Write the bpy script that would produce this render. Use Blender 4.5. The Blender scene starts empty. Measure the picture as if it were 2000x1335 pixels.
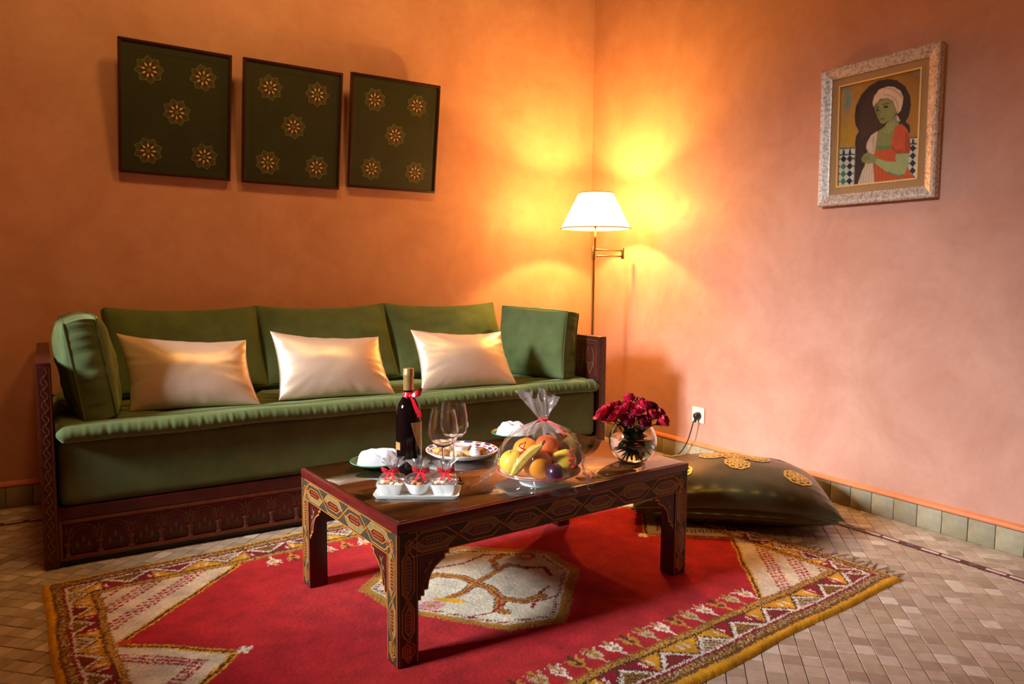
import bpy, bmesh, math, random
import numpy as np
from mathutils import Vector, Matrix, noise

# ------------------------------------------------------------------ camera, light, exposure
sc = bpy.context.scene
COL = sc.collection
sc.view_settings.view_transform = 'Standard'
sc.view_settings.look = 'None'
sc.view_settings.exposure = 0.0
sc.view_settings.gamma = 1.0
sc.view_settings.use_curve_mapping = False
sc.cycles.use_denoising = True
sc.cycles.max_bounces = 14
sc.cycles.transparent_max_bounces = 24
sc.cycles.sample_clamp_indirect = 6.0

cam_d = bpy.data.cameras.new('camera')
cam_d.sensor_width = 36.0
cam_d.lens = 26.02
cam_d.clip_start = 0.05
cam = bpy.data.objects.new('camera', cam_d)
COL.objects.link(cam)
R_ = Vector((0.8454, -0.5340, 0.0071)).normalized()
F_ = Vector((0.5325, 0.8419, -0.0873)).normalized()
U_ = R_.cross(F_).normalized()
M = Matrix.Identity(4)
for i in range(3):
    M[i][0] = R_[i]; M[i][1] = U_[i]; M[i][2] = -F_[i]
M.translation = Vector((-2.976, -3.767, 1.0))
cam.matrix_world = M
sc.camera = cam

WIN = dict(x=-7.0, y0=-2.05, y1=-0.85, z0=2.2, z1=3.5)
DAY_POWER = 42.0
LAMP_POWER = 115.0
SPOT_POWER = 100.0

world = bpy.data.worlds.new('sky')
sc.world = world
world.use_nodes = True
world.node_tree.nodes['Background'].inputs[0].default_value = (0.75, 0.85, 1.0, 1)
world.node_tree.nodes['Background'].inputs[1].default_value = 0.6

ld = bpy.data.lights.new('daylight', 'AREA')
ld.shape = 'RECTANGLE'
ld.size = WIN['y1'] - WIN['y0']; ld.size_y = WIN['z1'] - WIN['z0']
ld.energy = DAY_POWER; ld.color = (0.90, 0.97, 1.0)
lo = bpy.data.objects.new('daylight', ld); COL.objects.link(lo)
# daylight falls through a deep-set window in the left wall, downwards and almost square to the right wall
ld.spread = math.radians(31)
lo.location = (WIN['x'] - 0.25, (WIN['y0'] + WIN['y1']) / 2, (WIN['z0'] + WIN['z1']) / 2)
lo.rotation_euler = (Vector((0.0, -1.50, -0.45)) - lo.location).to_track_quat('-Z', 'Y').to_euler()

# ------------------------------------------------------------------ helpers
def S(r, g, b, a=1.0):
    def f(c):
        c /= 255.0
        return c / 12.92 if c <= 0.04045 else ((c + 0.055) / 1.055) ** 2.4
    return (f(r), f(g), f(b), a)

def new_mat(name):
    m = bpy.data.materials.new(name); m.use_nodes = True
    nt = m.node_tree
    return m, nt, nt.nodes['Principled BSDF'], nt.nodes['Material Output']

def N(nt, kind, **kw):
    n = nt.nodes.new(kind)
    for k, v in kw.items():
        if k == 'ins':
            for a, b in v.items():
                n.inputs[a].default_value = b
        else:
            setattr(n, k, v)
    return n

def pm(name, col, rough=0.5, metal=0.0, spec=0.5, var=0.0, scale=20.0, bump=0.0, bscale=200.0,
       sheen=0.0, sheen_rough=0.4, sheen_tint=None, coat=0.0, stretch=(1, 1, 1), col2=None, detail=4.0, ior=None):
    """principled material with object-space noise colour variation and bump"""
    m, nt, p, out = new_mat(name)
    p.inputs['Roughness'].default_value = rough
    p.inputs['Metallic'].default_value = metal
    p.inputs['Specular IOR Level'].default_value = spec
    if ior: p.inputs['IOR'].default_value = ior
    p.inputs['Base Color'].default_value = col
    if coat:
        p.inputs['Coat Weight'].default_value = coat
        p.inputs['Coat Roughness'].default_value = 0.08
    if sheen:
        p.inputs['Sheen Weight'].default_value = sheen
        p.inputs['Sheen Roughness'].default_value = sheen_rough
        p.inputs['Sheen Tint'].default_value = sheen_tint or (1, 1, 1, 1)
    tc = N(nt, 'ShaderNodeTexCoord')
    mp = N(nt, 'ShaderNodeMapping'); mp.inputs['Scale'].default_value = stretch
    nt.links.new(tc.outputs['Object'], mp.inputs['Vector'])
    if var > 0 or col2:
        no = N(nt, 'ShaderNodeTexNoise', ins={'Scale': scale, 'Detail': detail, 'Roughness': 0.6})
        nt.links.new(mp.outputs['Vector'], no.inputs['Vector'])
        rp = N(nt, 'ShaderNodeValToRGB')
        rp.color_ramp.elements[0].position = 0.3; rp.color_ramp.elements[1].position = 0.7
        if col2:
            a, b = col, col2
        else:
            a = tuple(c * (1 - var) for c in col[:3]) + (1,)
            b = tuple(min(1, c * (1 + var)) for c in col[:3]) + (1,)
        rp.color_ramp.elements[0].color = a; rp.color_ramp.elements[1].color = b
        nt.links.new(no.outputs['Fac'], rp.inputs['Fac'])
        nt.links.new(rp.outputs['Color'], p.inputs['Base Color'])
    if bump > 0:
        n2 = N(nt, 'ShaderNodeTexNoise', ins={'Scale': bscale, 'Detail': 3.0})
        nt.links.new(mp.outputs['Vector'], n2.inputs['Vector'])
        bp = N(nt, 'ShaderNodeBump', ins={'Strength': bump, 'Distance': 0.002})
        nt.links.new(n2.outputs['Fac'], bp.inputs['Height'])
        nt.links.new(bp.outputs['Normal'], p.inputs['Normal'])
    return m

def attr_mat(name, rough=0.8, spec=0.3, sheen=0.0, bump=0.0, bscale=300.0, var=0.0, vscale=60.0):
    m, nt, p, out = new_mat(name)
    p.inputs['Roughness'].default_value = rough
    p.inputs['Specular IOR Level'].default_value = spec
    if sheen:
        p.inputs['Sheen Weight'].default_value = sheen
        p.inputs['Sheen Roughness'].default_value = 0.5
    at = N(nt, 'ShaderNodeAttribute', attribute_name='dye')
    tc = N(nt, 'ShaderNodeTexCoord')
    if var:
        no = N(nt, 'ShaderNodeTexNoise', ins={'Scale': vscale, 'Detail': 4.0})
        nt.links.new(tc.outputs['Object'], no.inputs['Vector'])
        mr = N(nt, 'ShaderNodeMapRange', ins={1: 0.3, 2: 0.7, 3: 1 - var, 4: 1 + var})
        nt.links.new(no.outputs['Fac'], mr.inputs[0])
        vm = N(nt, 'ShaderNodeVectorMath', operation='SCALE')
        nt.links.new(at.outputs['Color'], vm.inputs[0]); nt.links.new(mr.outputs[0], vm.inputs['Scale'])
        nt.links.new(vm.outputs[0], p.inputs['Base Color'])
    else:
        nt.links.new(at.outputs['Color'], p.inputs['Base Color'])
    if bump:
        n2 = N(nt, 'ShaderNodeTexNoise', ins={'Scale': bscale, 'Detail': 2.0})
        nt.links.new(tc.outputs['Object'], n2.inputs['Vector'])
        bp = N(nt, 'ShaderNodeBump', ins={'Strength': bump, 'Distance': 0.003})
        nt.links.new(n2.outputs['Fac'], bp.inputs['Height'])
        nt.links.new(bp.outputs['Normal'], p.inputs['Normal'])
    return m

def film_mat(name, tint=(1, 1, 1, 1), ior=1.5, rough=0.03, whiten=0.0, white=(1, 1, 1, 1)):
    """thin clear sheet: see-through with Fresnel gloss"""
    m, nt, p, out = new_mat(name)
    nt.nodes.remove(p)
    tr = N(nt, 'ShaderNodeBsdfTransparent'); tr.inputs[0].default_value = tint
    gl = N(nt, 'ShaderNodeBsdfGlossy'); gl.inputs['Roughness'].default_value = rough
    # two-sided Schlick reflectance: R0 + (1 - R0) * facing^5
    lw = N(nt, 'ShaderNodeLayerWeight'); lw.inputs['Blend'].default_value = 0.5
    pw = N(nt, 'ShaderNodeMath', operation='POWER'); pw.inputs[1].default_value = 5.0
    r0 = ((ior - 1) / (ior + 1)) ** 2
    ma = N(nt, 'ShaderNodeMath', operation='MULTIPLY_ADD'); ma.inputs[1].default_value = 1 - r0; ma.inputs[2].default_value = r0
    nt.links.new(lw.outputs['Facing'], pw.inputs[0]); nt.links.new(pw.outputs[0], ma.inputs[0])
    mx = N(nt, 'ShaderNodeMixShader')
    nt.links.new(ma.outputs[0], mx.inputs[0]); nt.links.new(tr.outputs[0], mx.inputs[1]); nt.links.new(gl.outputs[0], mx.inputs[2])
    last = mx
    if whiten:
        df = N(nt, 'ShaderNodeBsdfTranslucent'); df.inputs[0].default_value = white
        d2 = N(nt, 'ShaderNodeBsdfDiffuse'); d2.inputs[0].default_value = white
        m1 = N(nt, 'ShaderNodeMixShader'); m1.inputs[0].default_value = 0.5
        nt.links.new(df.outputs[0], m1.inputs[1]); nt.links.new(d2.outputs[0], m1.inputs[2])
        m2 = N(nt, 'ShaderNodeMixShader'); m2.inputs[0].default_value = whiten
        nt.links.new(mx.outputs[0], m2.inputs[1]); nt.links.new(m1.outputs[0], m2.inputs[2])
        last = m2
    nt.links.new(last.outputs[0], out.inputs['Surface'])
    return m

def glass_mat(name, col=(1, 1, 1, 1), ior=1.45, rough=0.0):
    m, nt, p, out = new_mat(name)
    p.inputs['Base Color'].default_value = col
    p.inputs['Transmission Weight'].default_value = 1.0
    p.inputs['Roughness'].default_value = rough
    p.inputs['IOR'].default_value = ior
    return m

class MB:
    def __init__(s):
        s.v = []; s.f = []; s.m = []; s.mi = 0
    def add(s, vs, fs):
        o = len(s.v); s.v += [tuple(p) for p in vs]
        s.f += [tuple(o + i for i in f) for f in fs]; s.m += [s.mi] * len(fs)
    def box(s, x0, x1, y0, y1, z0, z1):
        vs = [(x, y, z) for z in (z0, z1) for y in (y0, y1) for x in (x0, x1)]
        s.add(vs, [(0, 2, 3, 1), (4, 5, 7, 6), (0, 1, 5, 4), (2, 6, 7, 3), (0, 4, 6, 2), (1, 3, 7, 5)])
    def grid(s, P):
        """P: (n,m,3) array"""
        n, m = P.shape[:2]
        fs = [(i * m + j, (i + 1) * m + j, (i + 1) * m + j + 1, i * m + j + 1) for i in range(n - 1) for j in range(m - 1)]
        s.add(P.reshape(-1, 3).tolist(), fs)
    def tube(s, pts, r, n=8, closed=False, caps=True):
        pts = [Vector(p) for p in pts]; k = len(pts)
        rr = r if hasattr(r, '__len__') else [r] * k
        vs = []; up = None
        for i, p in enumerate(pts):
            if closed: d = pts[(i + 1) % k] - pts[i - 1]
            else: d = pts[min(i + 1, k - 1)] - pts[max(i - 1, 0)]
            if d.length < 1e-9: d = Vector((0, 0, 1))
            d.normalize()
            if up is None:
                up = Vector((0, 0, 1)) if abs(d.z) < 0.9 else Vector((1, 0, 0))
            a = up - d * up.dot(d)
            if a.length < 1e-6: a = d.orthogonal()
            a.normalize(); b = d.cross(a); up = a
            for j in range(n):
                t = 2 * math.pi * j / n
                vs.append(p + (a * math.cos(t) + b * math.sin(t)) * rr[i])
        fs = []
        for i in range(k if closed else k - 1):
            for j in range(n):
                i2 = (i + 1) % k; j2 = (j + 1) % n
                fs.append((i * n + j, i * n + j2, i2 * n + j2, i2 * n + j))
        if caps and not closed:
            fs.append(tuple(range(n - 1, -1, -1))); fs.append(tuple(range((k - 1) * n, k * n)))
        s.add(vs, fs)
    def lathe(s, prof, n=32, c=(0, 0, 0), a0=0.0, a1=2 * math.pi, wob=None):
        full = abs(a1 - a0 - 2 * math.pi) < 1e-6
        k = n if full else n + 1
        vs = []
        for i, (r, z) in enumerate(prof):
            for j in range(k):
                t = a0 + (a1 - a0) * j / n
                q = r * (1 + (wob(t, i) if wob else 0))
                vs.append((c[0] + q * math.cos(t), c[1] + q * math.sin(t), c[2] + z))
        fs = []
        for i in range(len(prof) - 1):
            for j in range(n):
                j2 = (j + 1) % k if full else j + 1
                fs.append((i * k + j, i * k + j2, (i + 1) * k + j2, (i + 1) * k + j))
        s.add(vs, fs)
    def prism(s, poly, fn, d0, d1):
        """poly of 2D points; fn(a,b,d)->3D"""
        n = len(poly)
        vs = [fn(a, b, d0) for a, b in poly] + [fn(a, b, d1) for a, b in poly]
        fs = [tuple(range(n - 1, -1, -1)), tuple(range(n, 2 * n))]
        fs += [(i, (i + 1) % n, n + (i + 1) % n, n + i) for i in range(n)]
        s.add(vs, fs)
    def flat(s, poly, fn, d=0.0):
        s.add([fn(a, b, d) for a, b in poly], [tuple(range(len(poly)))])
    def ribbon(s, pts, w, fn, d=0.0, closed=False):
        """flat painted line along 2D pts"""
        k = len(pts)
        L_, R2 = [], []
        for i in range(k):
            if closed: a, b, c = pts[i - 1], pts[i], pts[(i + 1) % k]
            else: a, b, c = pts[max(i - 1, 0)], pts[i], pts[min(i + 1, k - 1)]
            d1 = Vector((b[0] - a[0], b[1] - a[1])); d2 = Vector((c[0] - b[0], c[1] - b[1]))
            if d1.length < 1e-9: d1 = d2.copy()
            if d2.length < 1e-9: d2 = d1.copy()
            d1.normalize(); d2.normalize()
            n1 = Vector((-d1.y, d1.x)); n2 = Vector((-d2.y, d2.x)); nn = n1 + n2
            if nn.length < 0.3: nn = n1
            nn.normalize(); sc_ = w / 2 / max(0.5, nn.dot(n1))
            L_.append((b[0] + nn.x * sc_, b[1] + nn.y * sc_)); R2.append((b[0] - nn.x * sc_, b[1] - nn.y * sc_))
        vs = [fn(a, b, d) for a, b in L_] + [fn(a, b, d) for a, b in R2]
        fs = [(i, (i + 1) % k, k + (i + 1) % k, k + i) for i in range(k if closed else k - 1)]
        s.add(vs, fs)
    def build(s, name, mats, parent=None, smooth=False, loc=None, fix=True, auto=None):
        me = bpy.data.meshes.new(name)
        me.from_pydata(s.v, [], s.f); me.update()
        for m in (mats if isinstance(mats, (list, tuple)) else [mats]): me.materials.append(m)
        me.polygons.foreach_set('material_index', s.m)
        if fix:
            bm = bmesh.new(); bm.from_mesh(me)
            bmesh.ops.recalc_face_normals(bm, faces=bm.faces)
            bm.to_mesh(me); bm.free()
        if smooth: me.polygons.foreach_set('use_smooth', [True] * len(me.polygons))
        if auto is not None:
            me.polygons.foreach_set('use_smooth', [True] * len(me.polygons))
            me.set_sharp_from_angle(angle=math.radians(auto))
        o = bpy.data.objects.new(name, me); COL.objects.link(o)
        if parent: o.parent = parent
        if loc: o.location = loc
        return o

def bevel_obj(o, w, seg=2, angle=40):
    me = o.data
    bm = bmesh.new(); bm.from_mesh(me)
    bmesh.ops.remove_doubles(bm, verts=bm.verts, dist=1e-6)
    es = [e for e in bm.edges if len(e.link_faces) == 2 and e.calc_face_angle(0) > math.radians(angle)]
    bmesh.ops.bevel(bm, geom=es, offset=w, segments=seg, profile=0.6, affect='EDGES', clamp_overlap=True)
    bm.to_mesh(me); bm.free()
    me.polygons.foreach_set('use_smooth', [True] * len(me.polygons))
    me.set_sharp_from_angle(angle=math.radians(50))
    return o

def bbox_obj(name, x0, x1, y0, y1, z0, z1, m, parent=None, bev=0.0, seg=2):
    b = MB(); b.box(x0, x1, y0, y1, z0, z1)
    o = b.build(name, m, parent)
    if bev: bevel_obj(o, bev, seg)
    return o

def thing(name, label, cat, loc=(0, 0, 0), rot=(0, 0, 0), group=None):
    o = bpy.data.objects.new(name, None); COL.objects.link(o)
    o.empty_display_size = 0.05
    o.location = loc; o.rotation_euler = rot
    return tag(o, label, cat, group)

def tag(o, label, cat, group=None):
    o['label'] = label; o['category'] = cat
    if group: o['group'] = group
    return o

def struct(o, label=None):
    o['kind'] = 'structure'
    if label: o['label'] = label
    return o

def set_dye(me, cols):
    a = me.color_attributes.new('dye', 'FLOAT_COLOR', 'POINT')
    arr = np.ones((len(me.vertices), 4), np.float32); arr[:, :3] = cols
    a.data.foreach_set('color', arr.ravel())

def fbm(p, s=1.0):
    return noise.fractal(Vector(p) * s, 1.0, 2.0, 3)

def inpoly(X, Y, poly):
    ins = np.zeros(X.shape, bool); n = len(poly)
    for i in range(n):
        x1, y1 = poly[i]; x2, y2 = poly[(i + 1) % n]
        c = ((y1 > Y) != (y2 > Y))
        with np.errstate(divide='ignore', invalid='ignore'):
            t = (x2 - x1) * (Y - y1) / (y2 - y1 + 1e-12) + x1
        ins ^= c & (X < t)
    return ins

def segdist(X, Y, a, b):
    ax, ay = a; bx, by = b
    dx, dy = bx - ax, by - ay
    t = np.clip(((X - ax) * dx + (Y - ay) * dy) / (dx * dx + dy * dy + 1e-12), 0, 1)
    return np.hypot(X - ax - t * dx, Y - ay - t * dy)

rng = np.random.default_rng(7)
random.seed(7)

# ------------------------------------------------------------------ materials
def wall_material():
    m, nt, p, out = new_mat('polished_plaster')
    tc = N(nt, 'ShaderNodeTexCoord')
    n1 = N(nt, 'ShaderNodeTexNoise', ins={'Scale': 2.6, 'Detail': 11.0, 'Roughness': 0.72, 'Distortion': 0.3})
    nt.links.new(tc.outputs['Object'], n1.inputs['Vector'])
    rp = N(nt, 'ShaderNodeValToRGB')
    rp.color_ramp.elements[0].position = 0.25; rp.color_ramp.elements[1].position = 0.75
    rp.color_ramp.elements[0].color = S(194, 134, 112); rp.color_ramp.elements[1].color = S(222, 168, 148)
    nt.links.new(n1.outputs['Fac'], rp.inputs['Fac'])
    nt.links.new(rp.outputs['Color'], p.inputs['Base Color'])
    n2 = N(nt, 'ShaderNodeTexNoise', ins={'Scale': 9.0, 'Detail': 8.0, 'Roughness': 0.6})
    nt.links.new(tc.outputs['Object'], n2.inputs['Vector'])
    mr = N(nt, 'ShaderNodeMapRange', ins={1: 0.3, 2: 0.7, 3: 0.38, 4: 0.6})
    nt.links.new(n2.outputs['Fac'], mr.inputs[0]); nt.links.new(mr.outputs[0], p.inputs['Roughness'])
    bp = N(nt, 'ShaderNodeBump', ins={'Strength': 0.12, 'Distance': 0.01})
    nt.links.new(n2.outputs['Fac'], bp.inputs['Height']); nt.links.new(bp.outputs['Normal'], p.inputs['Normal'])
    p.inputs['Specular IOR Level'].default_value = 0.45
    return m

def tile_material():
    """a random glaze shade for each 5 cm tile of the diagonal grid"""
    m, nt, p, out = new_mat('floor_tile_glaze')
    ge = N(nt, 'ShaderNodeNewGeometry')
    mp = N(nt, 'ShaderNodeMapping'); mp.inputs['Rotation'].default_value = (0, 0, -math.radians(45)); mp.inputs['Scale'].default_value = (1 / TP, 1 / TP, 0)
    mp.vector_type = 'POINT'
    # rotate first, then divide by the pitch
    rot = N(nt, 'ShaderNodeVectorRotate'); rot.rotation_type = 'Z_AXIS'; rot.inputs['Angle'].default_value = -math.radians(45)
    nt.links.new(ge.outputs['Position'], rot.inputs['Vector'])
    sc_ = N(nt, 'ShaderNodeVectorMath', operation='MULTIPLY'); sc_.inputs[1].default_value = (1 / TP, 1 / TP, 0)
    nt.links.new(rot.outputs[0], sc_.inputs[0])
    fl = N(nt, 'ShaderNodeVectorMath', operation='FLOOR'); nt.links.new(sc_.outputs[0], fl.inputs[0])
    wn = N(nt, 'ShaderNodeTexWhiteNoise'); nt.links.new(fl.outputs[0], wn.inputs['Vector'])
    rp = N(nt, 'ShaderNodeValToRGB')
    e = rp.color_ramp.elements
    e[0].position = 0; e[0].color = S(170, 150, 132); e[1].position = 1; e[1].color = S(234, 224, 212)
    for pos, c in ((0.2, S(184, 166, 146)), (0.45, S(194, 176, 156)), (0.7, S(200, 182, 166)), (0.88, S(212, 192, 178))):
        q = e.new(pos); q.color = c
    nt.links.new(wn.outputs['Value'], rp.inputs['Fac'])
    no = N(nt, 'ShaderNodeTexNoise', ins={'Scale': 35.0, 'Detail': 5.0}); nt.links.new(ge.outputs['Position'], no.inputs['Vector'])
    mr = N(nt, 'ShaderNodeMapRange', ins={1: 0.3, 2: 0.7, 3: 0.86, 4: 1.1}); nt.links.new(no.outputs['Fac'], mr.inputs[0])
    vm = N(nt, 'ShaderNodeVectorMath', operation='SCALE'); nt.links.new(rp.outputs['Color'], vm.inputs[0]); nt.links.new(mr.outputs[0], vm.inputs['Scale'])
    nt.links.new(vm.outputs[0], p.inputs['Base Color'])
    p.inputs['Roughness'].default_value = 0.42
    return m

TP = 0.05
MW = wall_material()
MTILE = tile_material()
MGROUT = pm('grout', S(120, 95, 75), 0.9, var=0.15, scale=40)
MCEIL = pm('cedar_ceiling', S(70, 40, 24), 0.6, var=0.2, scale=6, stretch=(1, 8, 1))
MTRIM = pm('orange_plaster', S(226, 132, 84), 0.5, var=0.08, scale=30)
MVELVET = pm('green_velvet', S(92, 106, 66), 0.85, spec=0.15, var=0.16, scale=9, sheen=0.6, sheen_rough=0.35, sheen_tint=S(196, 206, 150), bump=0.15, bscale=500)
MVELVET2 = pm('green_velvet_piping', S(80, 94, 58), 0.85, spec=0.15, sheen=0.5, sheen_rough=0.35, sheen_tint=S(196, 206, 150))
MSILK = pm('cream_silk', S(238, 210, 186), 0.40, metal=0.45, spec=0.6, var=0.05, scale=60, stretch=(1, 1, 14), bump=0.1, bscale=120)
MWOOD = pm('dark_red_wood', S(66, 22, 15), 0.35, spec=0.5, var=0.35, scale=14, stretch=(1, 1, 1), bump=0.1, bscale=60)
MWOODL = pm('brown_moulding', S(104, 48, 24), 0.4, var=0.3, scale=30)
MRED = pm('red_lacquer', S(96, 26, 22), 0.3, spec=0.5, var=0.25, scale=12, stretch=(1, 1, 4))
MREDD = pm('dark_red_lacquer', S(74, 14, 14), 0.4, spec=0.4, var=0.2, scale=10)
MGOLDP = pm('ochre_paint', S(178, 112, 40), 0.5, var=0.25, scale=80)
MGOLDD = pm('dull_ochre_paint', S(120, 78, 36), 0.55, var=0.3, scale=90)
MGREYP = pm('grey_green_paint', S(122, 110, 72), 0.55, var=0.2, scale=60)
MSLATE = pm('slate_paint', S(58, 50, 38), 0.55, var=0.2, scale=60)
MBRASS = pm('brass', S(190, 150, 84), 0.28, metal=1.0)
MWHITE = pm('white_porcelain', S(240, 240, 238), 0.12, spec=0.5)
MPLASTIC = pm('white_plastic', S(238, 232, 220), 0.35)
MBLACK = pm('black_rubber', S(22, 20, 20), 0.45)
MREDRIB = pm('red_satin_ribbon', S(220, 26, 42), 0.35, spec=0.5, var=0.15, scale=40)

# ------------------------------------------------------------------ room shell
XL, YF, ZC = WIN['x'], -5.6, 4.0
b = MB(); b.box(XL, 0.1, YF, 0.1, -0.12, -0.004)
floor = struct(b.build('floor', MGROUT))
b = MB(); b.box(XL, 0.12, 0.0, 0.12, -0.12, ZC); struct(b.build('wall_back', MW))
b = MB(); b.box(0.0, 0.12, YF, 0.0, -0.12, ZC); struct(b.build('wall_right', MW))
b = MB(); b.box(XL - 0.12, 0.12, YF - 0.12, YF, -0.12, ZC); struct(b.build('wall_front', MW))
b = MB(); b.box(XL - 0.12, 0.12, YF - 0.12, 0.12, ZC, ZC + 0.1); ceil_ = struct(b.build('ceiling', MCEIL))
# unseen warm downlights, added as fill for the back wall and the right wall
for dx, dy, rx, ry, kp in ((-2.7, -1.7, 38, 0, 0.8), (-1.4, -1.7, 38, 0, 1.05), (-1.6, -3.0, 0, -45, 0.55)):
    b = MB(); b.lathe([(0.250, ZC - 0.004), (0.265, ZC - 0.012), (0.280, ZC - 0.004), (0.280, ZC), (0.250, ZC)], 24, c=(dx, dy, 0)); b.build('fill_downlight_ring', pm('brass_ring', S(190, 150, 84), 0.3, metal=1.0), ceil_, smooth=True)
    l = bpy.data.lights.new('fill_downlight', 'SPOT'); l.energy = SPOT_POWER * kp; l.color = (1.0, 0.54, 0.14); l.spot_size = math.radians(105); l.spot_blend = 0.9; l.shadow_soft_size = 0.25
    lo2 = bpy.data.objects.new('fill_downlight', l); COL.objects.link(lo2); lo2.location = (dx, dy, ZC - 0.28); lo2.parent = ceil_
    lo2.rotation_euler = (math.radians(rx), math.radians(ry), 0)
b = MB()   # thick left wall around the window opening
b.box(XL - 0.25, XL, YF, WIN['y0'], -0.12, ZC); b.box(XL - 0.25, XL, WIN['y1'], 0.0, -0.12, ZC)
b.box(XL - 0.25, XL, WIN['y0'], WIN['y1'], -0.12, WIN['z0']); b.box(XL - 0.25, XL, WIN['y0'], WIN['y1'], WIN['z1'], ZC)
struct(b.build('wall_left', MW))
# unseen return wall, added to keep window light off the back wall
b = MB(); b.box(-4.3, -4.0, -0.70, 0.0, -0.12, ZC); struct(b.build('wall_shade_return', MW))
# unseen low wall, added to shade the left floor from the window
b = MB(); b.box(-4.35, -4.2, -3.2, -0.45, -0.12, 1.0); struct(b.build('wall_shade_low', MW))
b = MB()
x0 = XL - 0.12
for y in (WIN['y0'], (WIN['y0'] + WIN['y1']) / 2 - 0.04, WIN['y1'] - 0.08): b.box(x0, x0 + 0.06, y, y + 0.08, WIN['z0'], WIN['z1'])
for z in (WIN['z0'], WIN['z1'] - 0.08): b.box(x0, x0 + 0.06, WIN['y0'] + 0.08, WIN['y1'] - 0.08, z, z + 0.08)
struct(b.build('window_1', MWOODL))

# --- floor tiles on the diagonal
S45 = math.sqrt(0.5)
def tile_centre(i, j):
    a, c = (i + 0.5) * TP, (j + 0.5) * TP
    return (a * S45 - c * S45, a * S45 + c * S45)
RUG_O = np.array([-0.597, -2.452]); RUG_EX = np.array([0.997, 0.078]); RUG_EY = np.array([-0.078, 0.997])
RUG_L, RUG_W = 2.30, 1.60
def rug_uv(x, y):
    d = np.array([x, y]) - RUG_O
    return d @ RUG_EX + RUG_L, d @ RUG_EY
def cam_px(x, y, z):
    d = Vector((x, y, z)) - cam.location
    w = d.dot(F_)
    if w < 0.2: return None
    return 1000 + 1445.5 * d.dot(R_) / w, 667.5 - 1445.5 * d.dot(U_) / w, w
INL = 0.245          # distance of the inlaid line from the walls
tiles_vis, tiles_rest = [], []
for i in range(-130, 60):
    for j in range(-60, 130):
        x, y = tile_centre(i, j)
        if not (-4.3 < x < 0.028 and -3.7 < y < 0.028): continue
        u, v = rug_uv(x, y)
        if 0.1 < u < RUG_L - 0.08 and 0.08 < v < RUG_W - 0.08: continue
        p = cam_px(x, y, 0)
        seen = p and -10 < p[0] < 2010 and p[1] < 1350 and not (0.0 < u < RUG_L and 0 < v < RUG_W) and not (-3.0 < x < -0.55 and y > -0.9)
        if seen: tiles_vis.append((p[2], i, j))
        else: tiles_rest.append((i, j))
tiles_vis.sort()
near = [(i, j) for _, i, j in tiles_vis[:300]]; rest = [(i, j) for _, i, j in tiles_vis[300:]] + tiles_rest
def tile_verts(cx, cy, tz, k=1.0):
    h = TP / 2 - 0.0011; out = []
    for hh, z in ((h, -0.006), (h, tz - 0.0008), (h - 0.0012, tz)):
        for a, c in ((-hh, -hh), (hh, -hh), (hh, hh), (-hh, hh)):
            out.append((cx + a * S45 - c * S45, cy + a * S45 + c * S45, z))
    return out
TF = [(8, 9, 10, 11)] + [(r * 4 + q, r * 4 + (q + 1) % 4, (r + 1) * 4 + (q + 1) % 4, (r + 1) * 4 + q) for r in (0, 1) for q in range(4)]
b = MB(); b.add(tile_verts(0, 0, 0.0), TF)
tile0 = b.build('tile', MTILE, floor)
for n_, (i, j) in enumerate(near):
    o = tile0 if n_ == 0 else tile0.copy()
    if n_: COL.objects.link(o)
    x, y = tile_centre(i, j)
    o.location = (x, y, rng.uniform(-0.0008, 0.0008))
    o.rotation_euler = (rng.uniform(-.008, .008), rng.uniform(-.008, .008), rng.uniform(-.012, .012))
    o.parent = floor
b = MB()
for i, j in rest:
    x, y = tile_centre(i, j)
    b.add(tile_verts(x, y, rng.uniform(-0.0008, 0.0008)), TF)
o = b.build('tile_field', MTILE, floor, fix=False); o['kind'] = 'stuff'

# --- inlaid line: burgundy band, pale dashes, grey diamonds
MBURG = pm('burgundy_tile', S(84, 34, 34), 0.4, var=0.2, scale=50)
MPALE = pm('pale_pink_tile', S(236, 208, 196), 0.4, var=0.1, scale=50)
MGREYT = pm('blue_grey_tile', S(104, 104, 104), 0.4, var=0.1, scale=50)
b = MB(); b.box(-INL - 0.018, -INL + 0.018, -4.5, -INL + 0.018, -0.006, 0.0024); b.build('inlay_band', MBURG, floor)
b = MB(); b.box(-4.0, -INL - 0.018, -INL - 0.018, -INL + 0.018, -0.006, 0.0024); b.build('inlay_band', MBURG, floor)
b = MB(); b.box(-0.0055, 0.0055, -0.032, 0.032, -0.003, 0.0040); dash0 = b.build('inlay_dash', MPALE, floor)
b = MB(); b.prism([(-0.013, 0), (0, -0.016), (0.013, 0), (0, 0.016)], lambda a, c, d: (a, c, d), -0.003, 0.0040); dia0 = b.build('inlay_diamond', MGREYT, floor)
first = [True, True]
for k in range(26):
    y = -1.0 - 0.075 * k
    isd = (k % 3 == 2)
    src = dia0 if isd else dash0
    o = src if first[isd] else src.copy()
    if not first[isd]: COL.objects.link(o)
    first[isd] = False
    o.location = (-INL, y, 0); o.parent = floor
for k in range(6):
    o = dash0.copy(); COL.objects.link(o); o.parent = floor; o.location = (-3.03 - 0.085 * k, -INL, 0); o.rotation_euler = (0, 0, math.pi / 2)

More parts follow.
